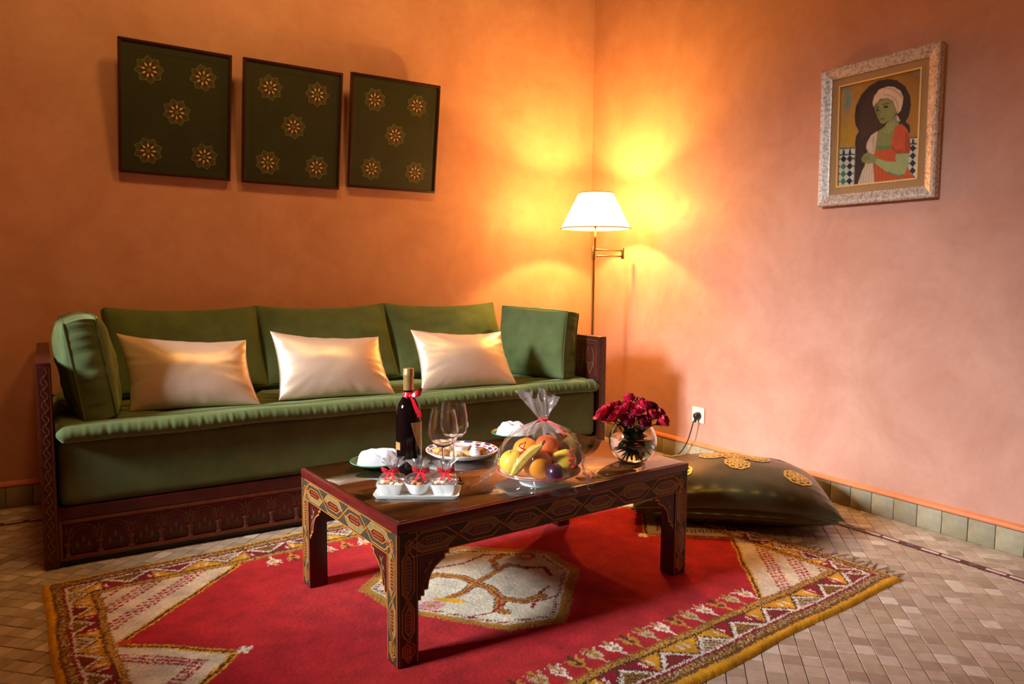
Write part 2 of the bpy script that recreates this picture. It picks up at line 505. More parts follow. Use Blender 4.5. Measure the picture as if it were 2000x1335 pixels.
# --- baseboards of square tiles
def bb_mat(name, c):
    return pm(name, c, 0.6, var=0.16, scale=18, bump=0.1, bscale=40)
BBM = [bb_mat('sage_tile', S(158, 146, 118)), bb_mat('grey_tile', S(150, 138, 114)), bb_mat('pale_tile', S(172, 160, 132)), bb_mat('green_grey_tile', S(134, 132, 112))]
HB = 0.0925; BP = 0.098
bbr = struct(bbox_obj('baseboard_right', -0.006, 0.002, -4.6, 0.0, -0.004, HB, MGROUT))
bbb = struct(bbox_obj('baseboard_back', -4.0, -0.006, -0.006, 0.002, -0.004, HB, MGROUT))
bm_meshes = []
for m in BBM:
    q = bbox_obj('skirting_tile', -0.006, 0.0, -BP / 2 + 0.0012, BP / 2 - 0.0012, 0.0008, HB - 0.0012, m, bev=0.0012, seg=1)
    bm_meshes.append(q.data); bpy.data.objects.remove(q)
def skirt(parent, n, fn, rot):
    for k in range(n):
        o = bpy.data.objects.new('skirting_tile', bm_meshes[int(rng.choice(4, p=[.4, .3, .22, .08]))]); COL.objects.link(o)
        o.parent = parent; o.location = fn(k); o.rotation_euler = (0, rng.uniform(-.01, .01), rot)
skirt(bbr, 34, lambda k: (-0.006, -0.06 - BP * k, 0), 0.0)
skirt(bbb, 38, lambda k: (-0.06 - BP * k, -0.006, 0), math.pi / 2)
def fillet(name, a0, a1, fn):
    b = MB()
    prof = [(0.0, HB), (0.013, HB + 0.002), (0.014, HB + 0.008), (0.010, HB + 0.016), (0.0, HB + 0.024)]
    b.add([fn(a, d, z) for a in (a0, a1) for d, z in prof], [(i, i + 1, 5 + i + 1, 5 + i) for i in range(4)] + [(0, 1, 2, 3, 4), (9, 8, 7, 6, 5)])
    return struct(b.build(name, MTRIM, smooth=False))
fillet('trim_1', -4.6, 0.0, lambda a, d, z: (-d, a, z))
fillet('trim_2', -4.0, 0.0, lambda a, d, z: (a, -d, z))

# ------------------------------------------------------------------ sofa
SX0, SX1, SY = -3.010, -0.590, -0.885
sofa = thing('sofa', 'long low sofa with painted dark wooden arm boards and green velvet base', 'sofa', ((SX0 + SX1) / 2, -0.45, 0))
ox, oy = (SX0 + SX1) / 2, -0.45
def sb(name, x0, x1, y0, y1, z0, z1, m, bev=0.003):
    return bbox_obj(name, x0 - ox, x1 - ox, y0 - oy, y1 - oy, z0, z1, m, sofa, bev)
AT = 0.045
def arm_board(x0, x1, inner):
    a = sb('arm_board', x0, x1, SY, -0.02, 0.006, 0.706, MWOOD, 0.004)
    # painted edge on the front of the board
    b = MB()
    fn = lambda p, q, d: (x0 - ox + p, SY - oy - 0.0006 - d, q)
    b.mi = 0
    for e in (0.006, AT - 0.006): b.ribbon([(e, 0.03), (e, 0.69)], 0.0035, fn)
    b.ribbon([(0.006, 0.69), (AT - 0.006, 0.69)], 0.0035, fn)
    b.mi = 1
    for k in range(16):
        z = 0.06 + k * 0.04
        pts = [(AT / 2 + 0.010 * math.sin(t * math.pi), z + 0.030 * t) for t in np.linspace(-1, 1, 9)]
        b.ribbon(pts, 0.003, fn)
        b.flat([(AT / 2 - .004, z), (AT / 2, z - .006), (AT / 2 + .004, z), (AT / 2, z + .006)], fn, 0.0003)
    o = b.build('painted_ornament', [MWOODL, MGOLDD], a, fix=False)
    # carved panel on the inner face
    b = MB()
    xi = (x1 if inner > 0 else x0) - ox
    fn = lambda p, q, d: (xi + inner * (0.0006 + d), p - oy, q)
    b.mi = 0
    b.ribbon([(-0.86, 0.50), (-0.86, 0.685), (-0.06, 0.685)], 0.006, fn)
    b.ribbon([(-0.845, 0.50), (-0.845, 0.67), (-0.06, 0.67)], 0.003, fn)
    b.mi = 1
    for k in range(10):
        for s_ in (-1, 1):
            y = -0.81 + k * 0.08
            pts = [(y + s_ * 0.028 * math.sin(t * 2.6), 0.515 + 0.135 * t) for t in np.linspace(0, 1, 9)]
            b.ribbon(pts, 0.004, fn)
            cx, cz = y + s_ * 0.018, 0.56 + (k % 2) * 0.03
            b.ribbon([(cx + 0.012 * math.cos(t), cz + 0.014 * math.sin(t)) for t in np.linspace(0, 5.2, 9)], 0.003, fn, 0.0002)
    b.build('painted_ornament', [MWOODL, MGOLDD], a, fix=False)
    return a
arm_board(SX0, SX0 + AT, +1)
arm_board(SX1 - AT, SX1, -1)
px0, px1 = SX0 + AT, SX1 - AT
sb('front_rail', px0, px1, SY + 0.004, SY + 0.07, 0.165, 0.205, MWOOD)
sb('front_panel', px0, px1, SY + 0.016, SY + 0.04, 0.02, 0.165, MREDD, 0.001)
sb('back_board', px0, px1, -0.04, -0.02, 0.02, 0.48, MWOOD)
sb('top_moulding', px0 + 0.012, px1 - 0.012, SY + 0.004, SY + 0.02, 0.150, 0.164, MWOODL, 0.003)
sb('bottom_moulding', px0 + 0.012, px1 - 0.012, SY + 0.002, SY + 0.02, 0.022, 0.034, MWOODL, 0.003)
sb('side_moulding', px0, px0 + 0.010, SY + 0.002, SY + 0.02, 0.022, 0.164, MWOODL, 0.002)
sb('side_moulding', px1 - 0.010, px1, SY + 0.002, SY + 0.02, 0.022, 0.164, MWOODL, 0.002)
sb('plinth', px0, px1, SY + 0.02, SY + 0.05, 0.002, 0.022, MBLACK, 0.0)
# arcade painted along the front panel
ARC = 0.0985; nA = int((px1 - px0 - 0.03) / ARC)
b = MB(); fn = lambda p, q, d: (p - ox, SY + 0.0152 - d - oy, q)
xs = [px0 + 0.022 + ARC * k for k in range(nA + 1)]
for k in range(nA):
    xa, xb = xs[k], xs[k + 1]; xm = (xa + xb) / 2; w = ARC / 2
    b.mi = 0
    arch = [(xm - w * 0.86 * math.cos(t), 0.088 + 0.052 * math.sin(t) ** 0.8) for t in np.linspace(0.02, math.pi - 0.02, 15)]
    b.ribbon([(xa, 0.082)] + arch + [(xb, 0.082)], 0.0028, fn)
    arch2 = [(xm - w * 0.70 * math.cos(t), 0.088 + 0.040 * math.sin(t) ** 0.8) for t in np.linspace(0.02, math.pi - 0.02, 15)]
    b.ribbon(arch2, 0.0016, fn)
    b.mi = 1
    for s_, an in ((0, 0), (1, 0.55), (-1, 0.55)):      # leaf sprig between the arches
        for base, hh in ((xa, 0.105), ):
            tip = (base + s_ * 0.016, hh + 0.040 - 0.010 * abs(s_)); r0 = (base, hh)
            mid = (base + s_ * 0.012, hh + 0.02)
            nx = 0.0035
            b.flat([r0, (mid[0] - nx, mid[1]), tip, (mid[0] + nx, mid[1])], fn, 0.0002)
    b.mi = 2
    for s_ in (-1, 0, 1):                                # bud and scrolls under each arch
        c = (xm + s_ * 0.018, 0.088 - abs(s_) * 0.02)
        b.flat([(c[0] - 0.005, c[1]), (c[0], c[1] - 0.014), (c[0] + 0.005, c[1]), (c[0], c[1] + 0.016)], fn, 0.0002)
        b.ribbon([(xm + s_ * 0.024 + 0.010 * math.cos(t), 0.052 + 0.010 * math.sin(t)) for t in np.linspace(0, 5.4, 10)], 0.0018, fn, 0.0003)
b.build('painted_arcade', [MGOLDD, pm('olive_gold_paint', S(98, 74, 36), 0.55), pm('sage_paint', S(86, 70, 46), 0.6)], sofa, fix=False)
prof = [(0.0, 0.0), (0.011, 0.0), (0.011, 0.008), (0.007, 0.010), (0.008, 0.022), (0.007, 0.034), (0.012, 0.037), (0.012, 0.046), (0.0, 0.046)]
b = MB(); b.lathe(prof, 10); col0 = b.build('colonnette', pm('orange_red_paint', S(92, 40, 24), 0.45, var=0.3, scale=60), sofa, auto=40)
for k, xx in enumerate(xs):
    o = col0 if k == 0 else col0.copy()
    if k: COL.objects.link(o); o.parent = sofa
    o.location = (xx - ox, SY + 0.015 - oy, 0.034)
# upholstered base
bb = sb('upholstered_base', px0 + 0.006, px1 - 0.006, SY + 0.012, -0.045, 0.204, 0.442, MVELVET, 0.0)
bevel_obj(bb, 0.035, 5)
bb.data.polygons.foreach_set('use_smooth', [True] * len(bb.data.polygons))

# ------------------------------------------------------------------ quilted seat mattress
def seat():
    x0, x1 = px0 + 0.004, px1 - 0.004
    nx = 620
    xs_ = np.linspace(x0, x1, nx)
    ty = np.linspace(-0.06, -0.865, 90)
    prof = [(y, 0.487, 0.0) for y in ty]
    rr = 0.028; cy, cz = -0.882, 0.4595
    for t in np.linspace(80, -100, 16):
        prof.append((cy - rr * 1.15 * math.cos(math.radians(t)) , cz + rr * math.sin(math.radians(t)), 1.0))
    prof += [(-0.86, 0.4435, 0.0), (-0.4, 0.4425, 0.0), (-0.06, 0.4425, 0.0)]
    prof = np.array(prof)
    P = np.zeros((len(prof), nx, 3))
    P[:, :, 0] = xs_[None, :]; P[:, :, 1] = prof[:, 0:1]; P[:, :, 2] = prof[:, 1:2]
    X, Y = P[:len(ty), :, 0], P[:len(ty), :, 1]
    d = np.full(X.shape, 9.0)
    n = 4; w = (x1 - x0) / n
    for k in range(-1, n + 1):
        cx = x0 + w * (k + 0.5)
        for r, cyy in ((0.29, -0.47), (0.20, -0.47), (0.11, -0.47)):
            d = np.minimum(d, np.abs(np.hypot((X - cx) * 0.95, (Y - cyy)) - r))
    d = np.minimum(d, np.abs(Y + 0.83 + 0.012 * np.sin(X * 14)) )
    P[:len(ty), :, 2] += -0.011 * np.exp(-(d / 0.011) ** 2) + 0.004
    ph = np.cumsum(rng.uniform(0.5, 1.5, nx)) * 0.95
    amp = np.interp(xs_, np.linspace(x0, x1, 30), rng.uniform(0.3, 1.0, 30))
    wr = amp * (0.6 * np.sin(ph * 0.62) + 0.4 * np.sin(ph * 1.1 + 1))
    k = prof[:, 2] > 0.5
    a = np.sin(np.linspace(0.15, 3.0, k.sum()))[:, None]
    P[k, :, 1] += -0.0022 * wr[None, :] * a
    P[k, :, 2] += (0.0016 * wr + 0.003 * np.sin(xs_ * 5.0) + 0.002 * np.sin(xs_ * 13))[None, :]
    e = np.minimum(xs_ - x0, x1 - xs_); e = np.clip(1 - e / 0.03, 0, 1) ** 2
    P[:, :, 2] += (0.4595 - P[:, :, 2]) * (e * 0.7)[None, :]
    P[k, :, 1] += 0.02 * e[None, :]
    b = MB(); P[:, :, 0] -= ox; P[:, :, 1] -= oy
    P[:, :, 2] -= 0.44
    b.grid(P)
    np_, m = len(prof), nx
    b.f.append(tuple(i * m for i in range(np_))); b.m.append(0)
    b.f.append(tuple(i * m + m - 1 for i in range(np_ - 1, -1, -1))); b.m.append(0)
    o = b.build('seat_mattress', MVELVET, smooth=True, loc=(ox, oy, 0.4415))
    tag(o, 'thin quilted green velvet mattress with a rolled front edge covering the sofa', 'mattress')
seat()

# ------------------------------------------------------------------ cushions
def lerp_quad(c, U, V):
    TL, TR, BR, BL = [np.array(q, float) for q in c]
    a = (U + 1) / 2; d = (V + 1) / 2
    return ((1 - a) * (1 - d))[..., None] * BL + (a * (1 - d))[..., None] * BR + (a * d)[..., None] * TR + ((1 - a) * d)[..., None] * TL

def quad_n(c):
    TL, TR, BR, BL = [np.array(q, float) for q in c]
    n = np.cross(TR - BL, TL - BR); return n / np.linalg.norm(n)

def soft_t(n):
    t = np.linspace(-1, 1, n)
    return np.sign(t) * (1 - (1 - np.abs(t)) ** 1.5)

def pillow(name, label, corners, t, mat, pinch=0.075, power=0.55, wr=0.004, seed=0, n=46, cat='cushion', group=None, seam=None, sag=0.0):
    """knife-edge pillow with pointed corners between four 3D corners"""
    base = np.mean([corners[2], corners[3]], axis=0)
    u = soft_t(n); U, V = np.meshgrid(u, u, indexing='ij')
    U2 = U * (1 - pinch * (1 - V ** 2)); V2 = V * (1 - pinch * (1 - U ** 2) * np.where(V > 0, 2.3, 0.4))
    Q = lerp_quad(corners, U2, V2); nn = quad_n(corners)
    h = t / 2 * np.clip((1 - U ** 2) * (1 - V ** 2), 0, 1) ** power
    W = np.zeros_like(U)
    for i in range(n):
        for j in range(n):
            e = max(abs(U[i, j]), abs(V[i, j]))
            ang = math.atan2(V[i, j], U[i, j])
            W[i, j] = (noise.noise(Vector((ang * 7 + seed, e * 1.2, seed))) * (e ** 3) * 1.6 + fbm((U[i, j] * 1.1 + seed, V[i, j] * 1.1, seed), 1.0) * 0.9) * wr
    edge = (np.abs(U) > 0.999) | (np.abs(V) > 0.999)
    W[edge] = 0
    b = MB()
    b.grid(Q + (h + W)[..., None] * nn - base)
    b.grid((Q - (h * 0.8)[..., None] * nn - base)[::-1])
    o = b.build(name, mat, smooth=True, loc=tuple(base))
    bm = bmesh.new(); bm.from_mesh(o.data); bmesh.ops.remove_doubles(bm, verts=bm.verts, dist=2e-4)
    bmesh.ops.recalc_face_normals(bm, faces=bm.faces); bm.to_mesh(o.data); bm.free()
    o.data.polygons.foreach_set('use_smooth', [True] * len(o.data.polygons))
    tag(o, label, cat, group)
    return o

def box_cushion(label, corners, band, dome, seed, n=40, group='green velvet back cushions', droop=0.05):
    """box cushion with piped seams; corners lie in its mid plane"""
    base = np.mean([corners[2], corners[3]], axis=0)
    root = thing('velvet_cushion', label, 'cushion', tuple(base), group=group)
    nn = quad_n(corners)
    u = soft_t(n); U, V = np.meshgrid(u, u, indexing='ij')
    def face(sg):
        U2 = U * (1 - 0.035 * (1 - V ** 2)); V2 = V - droop * 6 * (1 - U ** 2) * np.clip(V, 0, 1) ** 2 * 0.35
        Q = lerp_quad(corners, U2, V2)
        h = band / 2 + dome * (np.clip(1 - U ** 2, 0, 1) * np.clip(1 - V ** 2, 0, 1)) ** 0.38
        W = np.zeros_like(U)
        for i in range(n):
            for j in range(n):
                e = max(abs(U[i, j]), abs(V[i, j]))
                W[i, j] = (fbm((U[i, j] * 1.3 + seed * 3.1, V[i, j] * 1.5, seed + sg), 1.0) * 0.010 + 0.005 * noise.noise(Vector((U[i, j] * 5 + seed * 2, V[i, j] * 1.3, seed * 1.7))) * (0.3 + e)) * (1 - e ** 8)
        return Q + (sg * (h + W))[..., None] * nn - base
    A, B = face(1), face(-1)
    def ring(P):
        return np.concatenate([P[:-1, 0], P[-1, :-1], P[:0:-1, -1], P[0, :0:-1]])
    ra, rb = ring(A), ring(B)
    b = MB(); b.grid(A); b.grid(B[::-1])
    cen = (np.mean(np.array(corners), axis=0) - base)
    m = 7; rows = []
    for k in range(m):
        t = k / (m - 1)
        r = ra * (1 - t) + rb * t
        out = r - cen; out = out - (out @ nn)[:, None] * nn; out /= np.linalg.norm(out, axis=1)[:, None]
        puff = 0.012 * math.sin(math.pi * t)
        wv = np.array([noise.noise(Vector((q * 0.55, t * 1.2, seed * 5.7))) for q in range(len(r))]) * 0.008 * math.sin(math.pi * t)
        rows.append(r + out * (puff + wv)[:, None] if hasattr(wv, '__len__') else r + out * puff)
    G = np.array(rows); G = np.concatenate([G, G[:, :1]], axis=1)
    b.grid(G)
    o = b.build('cover', MVELVET, root, smooth=True)
    bm = bmesh.new(); bm.from_mesh(o.data); bmesh.ops.remove_doubles(bm, verts=bm.verts, dist=2e-4)
    bmesh.ops.recalc_face_normals(bm, faces=bm.faces); bm.to_mesh(o.data); bm.free()
    o.data.polygons.foreach_set('use_smooth', [True] * len(o.data.polygons))
    for r in (ra, rb):
        q = MB(); q.tube(r.tolist(), 0.0042, 6, closed=True); q.build('piping', MVELVET2, root, smooth=True)
    return root

SEAT = 0.489
def bc(xl, xr, ztl, ztr, yb=-0.40, yt=-0.20):
    return [(xl, yt, ztl), (xr, yt, ztr), (xr, yb, SEAT + 0.006), (xl, yb, SEAT + 0.006)]
box_cushion('wide green velvet back cushion leaning on the wall, nearest the left arm', bc(-2.765, -2.145, 0.840, 0.838), 0.07, 0.05, 1)
box_cushion('green velvet back cushion in the middle of the sofa', bc(-2.147, -1.515, 0.838, 0.842), 0.07, 0.05, 2)
box_cushion('green velvet back cushion in the row, beside the lamp end', bc(-1.512, -0.87, 0.842, 0.838), 0.07, 0.05, 3)
box_cushion('plump green velvet cushion standing against the left arm board',
            [(-2.878, -0.38, 0.842), (-2.874, -0.785, 0.834), (-2.822, -0.815, SEAT + 0.004), (-2.822, -0.35, SEAT + 0.004)], 0.10, 0.045, 4, droop=0.0)
box_cushion('green velvet cushion resting against the right arm board, lit by the lamp',
            [(-0.862, -0.385, 0.838), (-0.715, -0.770, 0.822), (-0.760, -0.80, SEAT + 0.006), (-0.905, -0.385, SEAT + 0.006)], 0.10, 0.045, 5, droop=0.0)
G_ = 'three cream silk cushions'
pillow('silk_cushion', 'cream silk cushion with a pale sheen, nearest the left arm of the sofa',
       [(-2.748, -0.565, 0.775), (-2.285, -0.650, 0.738), (-2.270, -0.80, 0.492), (-2.725, -0.72, 0.492)], 0.15, MSILK, seed=1.3, group=G_)
pillow('silk_cushion', 'cream silk cushion in the middle, just left of the wine bottle',
       [(-2.179, -0.604, 0.768), (-1.721, -0.668, 0.732), (-1.705, -0.815, 0.492), (-2.190, -0.755, 0.492)], 0.15, MSILK, seed=4.1, group=G_)
pillow('silk_cushion', 'cream silk cushion on the lamp side, its right corner glowing yellow',
       [(-1.548, -0.630, 0.755), (-1.085, -0.672, 0.733), (-1.085, -0.820, 0.492), (-1.570, -0.790, 0.492)], 0.15, MSILK, seed=7.7, group=G_)

# ------------------------------------------------------------------ three green wall panels
MPGREEN = pm('dark_green_leather', S(40, 46, 20), 0.55, var=0.2, scale=8, bump=0.1, bscale=150)
MPFRAME = pm('dark_brown_frame', S(58, 22, 10), 0.35, var=0.2, scale=25)
MROS1 = pm('olive_embroidery', S(104, 104, 56), 0.6, var=0.2, scale=120)
MROS2 = pm('rust_embroidery', S(66, 40, 18), 0.6, var=0.2, scale=120)
MROS3 = pm('pale_petal_embroidery', S(216, 184, 130), 0.5, var=0.1, scale=120)
def rosette_mesh(seed):
    b = MB(); fn = lambda p, q, d: (p, -0.0008 - d, q)
    R0 = 0.058
    b.mi = 1
    b.flat([(0.040 * math.cos(t), 0.040 * math.sin(t)) for t in np.linspace(0, 2 * math.pi, 25)[:-1]], fn, 0)
    b.mi = 0
    for k in range(8):
        a = k * math.pi / 4 + math.pi / 8
        c = (0.041 * math.cos(a), 0.041 * math.sin(a))
        b.ribbon([(c[0] + 0.0135 * math.cos(t), c[1] + 0.0135 * math.sin(t)) for t in np.linspace(a - 2.2, a + 2.2, 11)], 0.0042, fn, 0.0004)
        b.ribbon([(c[0] + 0.006 * math.cos(t), c[1] + 0.006 * math.sin(t)) for t in np.linspace(a - 2.6, a + 2.6, 7)], 0.003, fn, 0.0004)
        a2 = k * math.pi / 4
        b.flat([(0.047 * math.cos(a2) + 0.003 * math.cos(a2 + math.pi / 2 * q), 0.047 * math.sin(a2) + 0.003 * math.sin(a2 + math.pi / 2 * q)) for q in range(4)], fn, 0.0005)
        t_ = (0.056 * math.cos(a), 0.056 * math.sin(a)); n_ = (-math.sin(a) * 0.004, math.cos(a) * 0.004)
        b.flat([(t_[0] - n_[0], t_[1] - n_[1]), (t_[0] * 1.12, t_[1] * 1.12), (t_[0] + n_[0], t_[1] + n_[1])], fn, 0.0004)
    b.flat([(0.010 * math.cos(t), 0.010 * math.sin(t)) for t in np.linspace(0, 2 * math.pi, 13)[:-1]], fn, 0.0006)
    b.mi = 2
    for k in range(8):
        a = k * math.pi / 4 + 0.05
        ca, sa = math.cos(a), math.sin(a)
        pl = [(0.014, 0), (0.022, 0.0045), (0.030, 0.003), (0.033, 0), (0.030, -0.003), (0.022, -0.0045)]
        b.flat([(p * ca - q * sa, p * sa + q * ca) for p, q in pl], fn, 0.0008)
    o = b.build('rosette', [MROS1, MROS2, MROS3], fix=False)
    me = o.data; bpy.data.objects.remove(o)
    return me
ROS = rosette_mesh(0)
def wall_panel(label, xl, xr, z0, z1, lean, hang):
    w, h = xr - xl, z1 - z0
    root = thing('wall_panel', label, 'wall panel', ((xl + xr) / 2, -0.006, z0), (math.atan2(lean, h), hang, 0), 'green embroidered wall panels')
    b = MB(); b.box(-w / 2 + 0.012, w / 2 - 0.012, -0.020, -0.002, 0.012, h - 0.012); b.build('leather_field', MPGREEN, root)
    fw = 0.013
    for nm, q in (('frame_rail', (-w / 2, w / 2, 0, fw)), ('frame_rail', (-w / 2, w / 2, h - fw, h)), ('frame_stile', (-w / 2, -w / 2 + fw, fw, h - fw)), ('frame_stile', (w / 2 - fw, w / 2, fw, h - fw))):
        bbox_obj(nm, q[0], q[1], -0.026, 0.0, q[2], q[3], MPFRAME, root, 0.003)
    b = MB(); fn = lambda p, q, d: (p, -0.0206 - d, q)
    e = 0.045
    b.ribbon([(-w / 2 + e, e), (w / 2 - e, e), (w / 2 - e, h - e), (-w / 2 + e, h - e)], 0.0025, fn, closed=True)
    b.build('tooled_border', pm('tooled_green', S(40, 42, 16), 0.5), root, fix=False)
    for px, pz in ((-0.24, 0.79), (0.235, 0.79), (0.0, 0.5), (-0.25, 0.18), (0.25, 0.18)):
        o = bpy.data.objects.new('rosette', ROS); COL.objects.link(o); o.parent = root
        o.location = (px * w, -0.0202, pz * h); o.rotation_euler = (0, rng.uniform(0, 0.7), 0)
    return root
wall_panel('dark green panel with five gold rosettes, leftmost of the three on the wall', -2.672, -2.203, 1.450, 2.020, 0.072, 0.014)
wall_panel('dark green panel with five gold rosettes, middle of the three on the wall', -2.150, -1.670, 1.444, 2.017, 0.072, 0.008)
wall_panel('dark green panel with five gold rosettes, nearest the lit lamp', -1.622, -1.123, 1.460, 2.030, 0.070, 0.002)

# ------------------------------------------------------------------ framed portrait
def painting():
    y0, y1, z0, z1 = -1.664, -2.178, 1.322, 1.910      # y0 = left edge as seen
    w, h = y0 - y1, z1 - z0
    root = thing('framed_portrait', 'portrait of a woman in a white turban and orange dress in a silver frame', 'painting', (-0.004, (y0 + y1) / 2, z0), (0, -0.02, 0))
    # local frame: a runs along -y (to the right seen from the room), q up, d out of the wall (-x)
    fn = lambda a, q, d: (-d, w / 2 - a, q)
    # mitred silver frame with a sloped profile
    m, nt, p, out = new_mat('worn_silver_leaf')
    tc = N(nt, 'ShaderNodeTexCoord'); mp = N(nt, 'ShaderNodeMapping'); mp.inputs['Scale'].default_value = (30, 30, 30)
    nt.links.new(tc.outputs['Object'], mp.inputs['Vector'])
    no = N(nt, 'ShaderNodeTexNoise', ins={'Scale': 3.0, 'Detail': 9.0, 'Roughness': 0.75}); nt.links.new(mp.outputs[0], no.inputs['Vector'])
    rp = N(nt, 'ShaderNodeValToRGB'); e = rp.color_ramp.elements
    e[0].position = 0.34; e[0].color = S(128, 88, 76); e[1].position = 0.55; e[1].color = S(226, 212, 200)
    nt.links.new(no.outputs['Fac'], rp.inputs['Fac']); nt.links.new(rp.outputs[0], p.inputs['Base Color'])
    p.inputs['Metallic'].default_value = 0.25; p.inputs['Roughness'].default_value = 0.42
    prof = [(0.0, 0.0), (0.0, 0.030), (0.006, 0.034), (0.020, 0.031), (0.040, 0.022), (0.047, 0.020), (0.048, 0.0)]
    cs = [((0, 0), (w, 0), (1, 1), (-1, 1)), ((w, 0), (w, h), (-1, 1), (-1, -1)), ((w, h), (0, h), (-1, -1), (1, -1)), ((0, h), (0, 0), (1, -1), (1, 1))]
    for k, (A, B, da, db) in enumerate(cs):
        b = MB()
        vs = [fn(A[0] + da[0] * s_, A[1] + da[1] * s_, d) for s_, d in prof] + [fn(B[0] + db[0] * s_, B[1] + db[1] * s_, d) for s_, d in prof]
        n = len(prof)
        b.add(vs, [(i, i + 1, n + i + 1, n + i) for i in range(n - 1)] + [tuple(range(n - 1, -1, -1)), tuple(range(n, 2 * n))])
        b.build('frame_member', m, root)
    def border(name, i0, i1, d0, d1, mat):
        b = MB()
        for (a0, a1, q0, q1) in ((i0, w - i0, i0, i1), (i0, w - i0, h - i1, h - i0), (i0, i1, i1, h - i1), (w - i1, w - i0, i1, h - i1)):
            vs = [fn(a, q, d) for d in (d0, d1) for q in (q0, q1) for a in (a0, a1)]
            b.add(vs, [(0, 2, 3, 1), (4, 5, 7, 6), (0, 1, 5, 4), (2, 6, 7, 3), (0, 4, 6, 2), (1, 3, 7, 5)])
        return b.build(name, mat, root)
    border('linen_mat', 0.047, 0.078, 0.002, 0.014, pm('tan_linen', S(176, 138, 92), 0.8, var=0.08, scale=200))
    border('gilt_slip', 0.077, 0.0835, 0.002, 0.017, pm('gilt', S(238, 200, 128), 0.4, metal=0.3))
    # painted board, coloured as a fine grid
    i0 = 0.083
    nw, nh = 170, 220
    aa = np.linspace(i0, w - i0, nw); qq = np.linspace(h - i0, i0, nh)
    quad = np.array([(103, 245), (968, 88), (935, 1235), (90, 1290)], float)    # sketch frame: TL TR BR BL
    src = np.array([(0, 0), (1, 0), (1, 1), (0, 1)], float)
    Mx = []; rhs = []
    for (u, v), (x, y) in zip(src, quad):
        Mx.append([u, v, 1, 0, 0, 0, -x * u, -x * v]); rhs.append(x)
        Mx.append([0, 0, 0, u, v, 1, -y * u, -y * v]); rhs.append(y)
    Hh = np.append(np.linalg.solve(np.array(Mx), np.array(rhs)), 1).reshape(3, 3)
    Ug, Vg = np.meshgrid(np.linspace(0, 1, nw), np.linspace(0, 1, nh))
    D = Hh[2, 0] * Ug + Hh[2, 1] * Vg + Hh[2, 2]
    X = (Hh[0, 0] * Ug + Hh[0, 1] * Vg + Hh[0, 2]) / D; Y = (Hh[1, 0] * Ug + Hh[1, 1] * Vg + Hh[1, 2]) / D
    C = np.zeros(X.shape + (3,))
    c = lambda *k: np.array(S(*k)[:3])
    C[:] = c(168, 120, 44)
    def mix(mask, col, al=1.0):
        al = al if hasattr(al, 'shape') else np.full(X.shape, al)
        C[:] = C * (1 - (mask * al)[..., None]) + col * (mask * al)[..., None]
    one = np.ones(X.shape)
    mix(one, c(196, 150, 84), np.clip(1 - (X - 100) / 260, 0, 1) * 0.8)
    mix(one, c(190, 146, 30), np.exp(-((X - 200) / 90) ** 2 - ((Y - 760) / 130) ** 2))
    mix(one, c(128, 92, 30), np.clip((X - 700) / 280, 0, 1) * np.clip((500 - Y) / 400, 0, 1))
    mix(one, c(92, 150, 140), np.exp(-((X - 175 + (Y - 400) * 0.1) / 34) ** 2 - ((Y - 400) / 90) ** 2))
    mix(one, c(110, 150, 150), 0.7 * np.exp(-((X - 150) / 40) ** 2 - ((Y - 275) / 40) ** 2) + 0.4 * np.exp(-((X - 910) / 40) ** 2 - ((Y - 130) / 25) ** 2))
    P = lambda pts: inpoly(X, Y, pts).astype(float)
    dark = c(52, 36, 24)
    mix(P([(300, 715), (262, 650), (250, 560), (262, 450), (320, 330), (400, 245), (500, 192), (600, 178), (700, 197), (790, 265), (845, 370), (855, 470), (835, 580), (800, 640), (845, 680), (850, 760), (700, 760), (480, 730), (400, 900), (330, 1275), (262, 1290), (258, 900), (268, 770)]), dark)
    mix(P([(300, 640), (300, 480), (400, 330), (500, 300), (470, 560), (560, 660), (470, 740), (330, 800)]), c(70, 44, 28), 0.7)
    def tiles(x0, x1, y0, y1, green):
        z = ((X > x0) & (X < x1) & (Y > y0) & (Y < y1)).astype(float)
        mix(z, c(200, 196, 180))
        ysh = Y - y0
        mix(z * (ysh < 12), c(62, 84, 92)); mix(z * ((ysh > 66) & (ysh < 80)), c(52, 64, 84))
        tx = ((X - x0 + 20) / 68.0); fx = np.abs(tx - np.round(tx))
        mix(z * ((ysh > 16) & (ysh < 66) & (fx * 68 < 6 + (ysh - 16) * 0.18)), c(28, 22, 26))
        ty = (ysh - 118) / 78.0; fy = np.abs(ty - np.round(ty))
        dm = z * (ysh > 80) * ((fx * 68 / 34 + fy * 78 / 39) < 1.0)
        mix(dm, c(28, 30, 44))
        gsel = ((np.round(tx) == green) & (np.round(ty) > 0.5)).astype(float)
        mix(dm * gsel, c(70, 124, 82))
    tiles(92, 262, 885, 1300, 1); tiles(835, 950, 805, 1240, 0)
    mix(P([(262, 880), (268, 880), (262, 1290), (250, 1290)]), c(150, 150, 150))
    fold = 0.5 + 0.5 * np.sin(X * 0.16)
    orange = c(196, 84, 36)
    mix(P([(480, 930), (560, 908), (650, 912), (700, 955), (830, 980), (835, 1130), (905, 1240), (470, 1265), (450, 1050)]), orange)
    mix(P([(470, 1040), (600, 1080), (700, 1200), (880, 1210), (905, 1240), (470, 1265)]), c(168, 66, 30), fold * 0.6)
    skin = c(136, 140, 84); skl = c(160, 170, 112); skd = c(92, 98, 48)
    mix(P([(500, 730), (575, 680), (600, 640), (700, 560), (735, 670), (680, 730), (655, 905), (560, 912), (485, 922), (490, 830)]), skin)
    mix(P([(590, 660), (690, 610), (690, 700), (620, 760), (560, 740)]), skl, 0.5)
    mix(P([(486, 880), (650, 880), (652, 912), (486, 925)]), c(84, 130, 74), 0.8)
    veil = c(208, 188, 166)
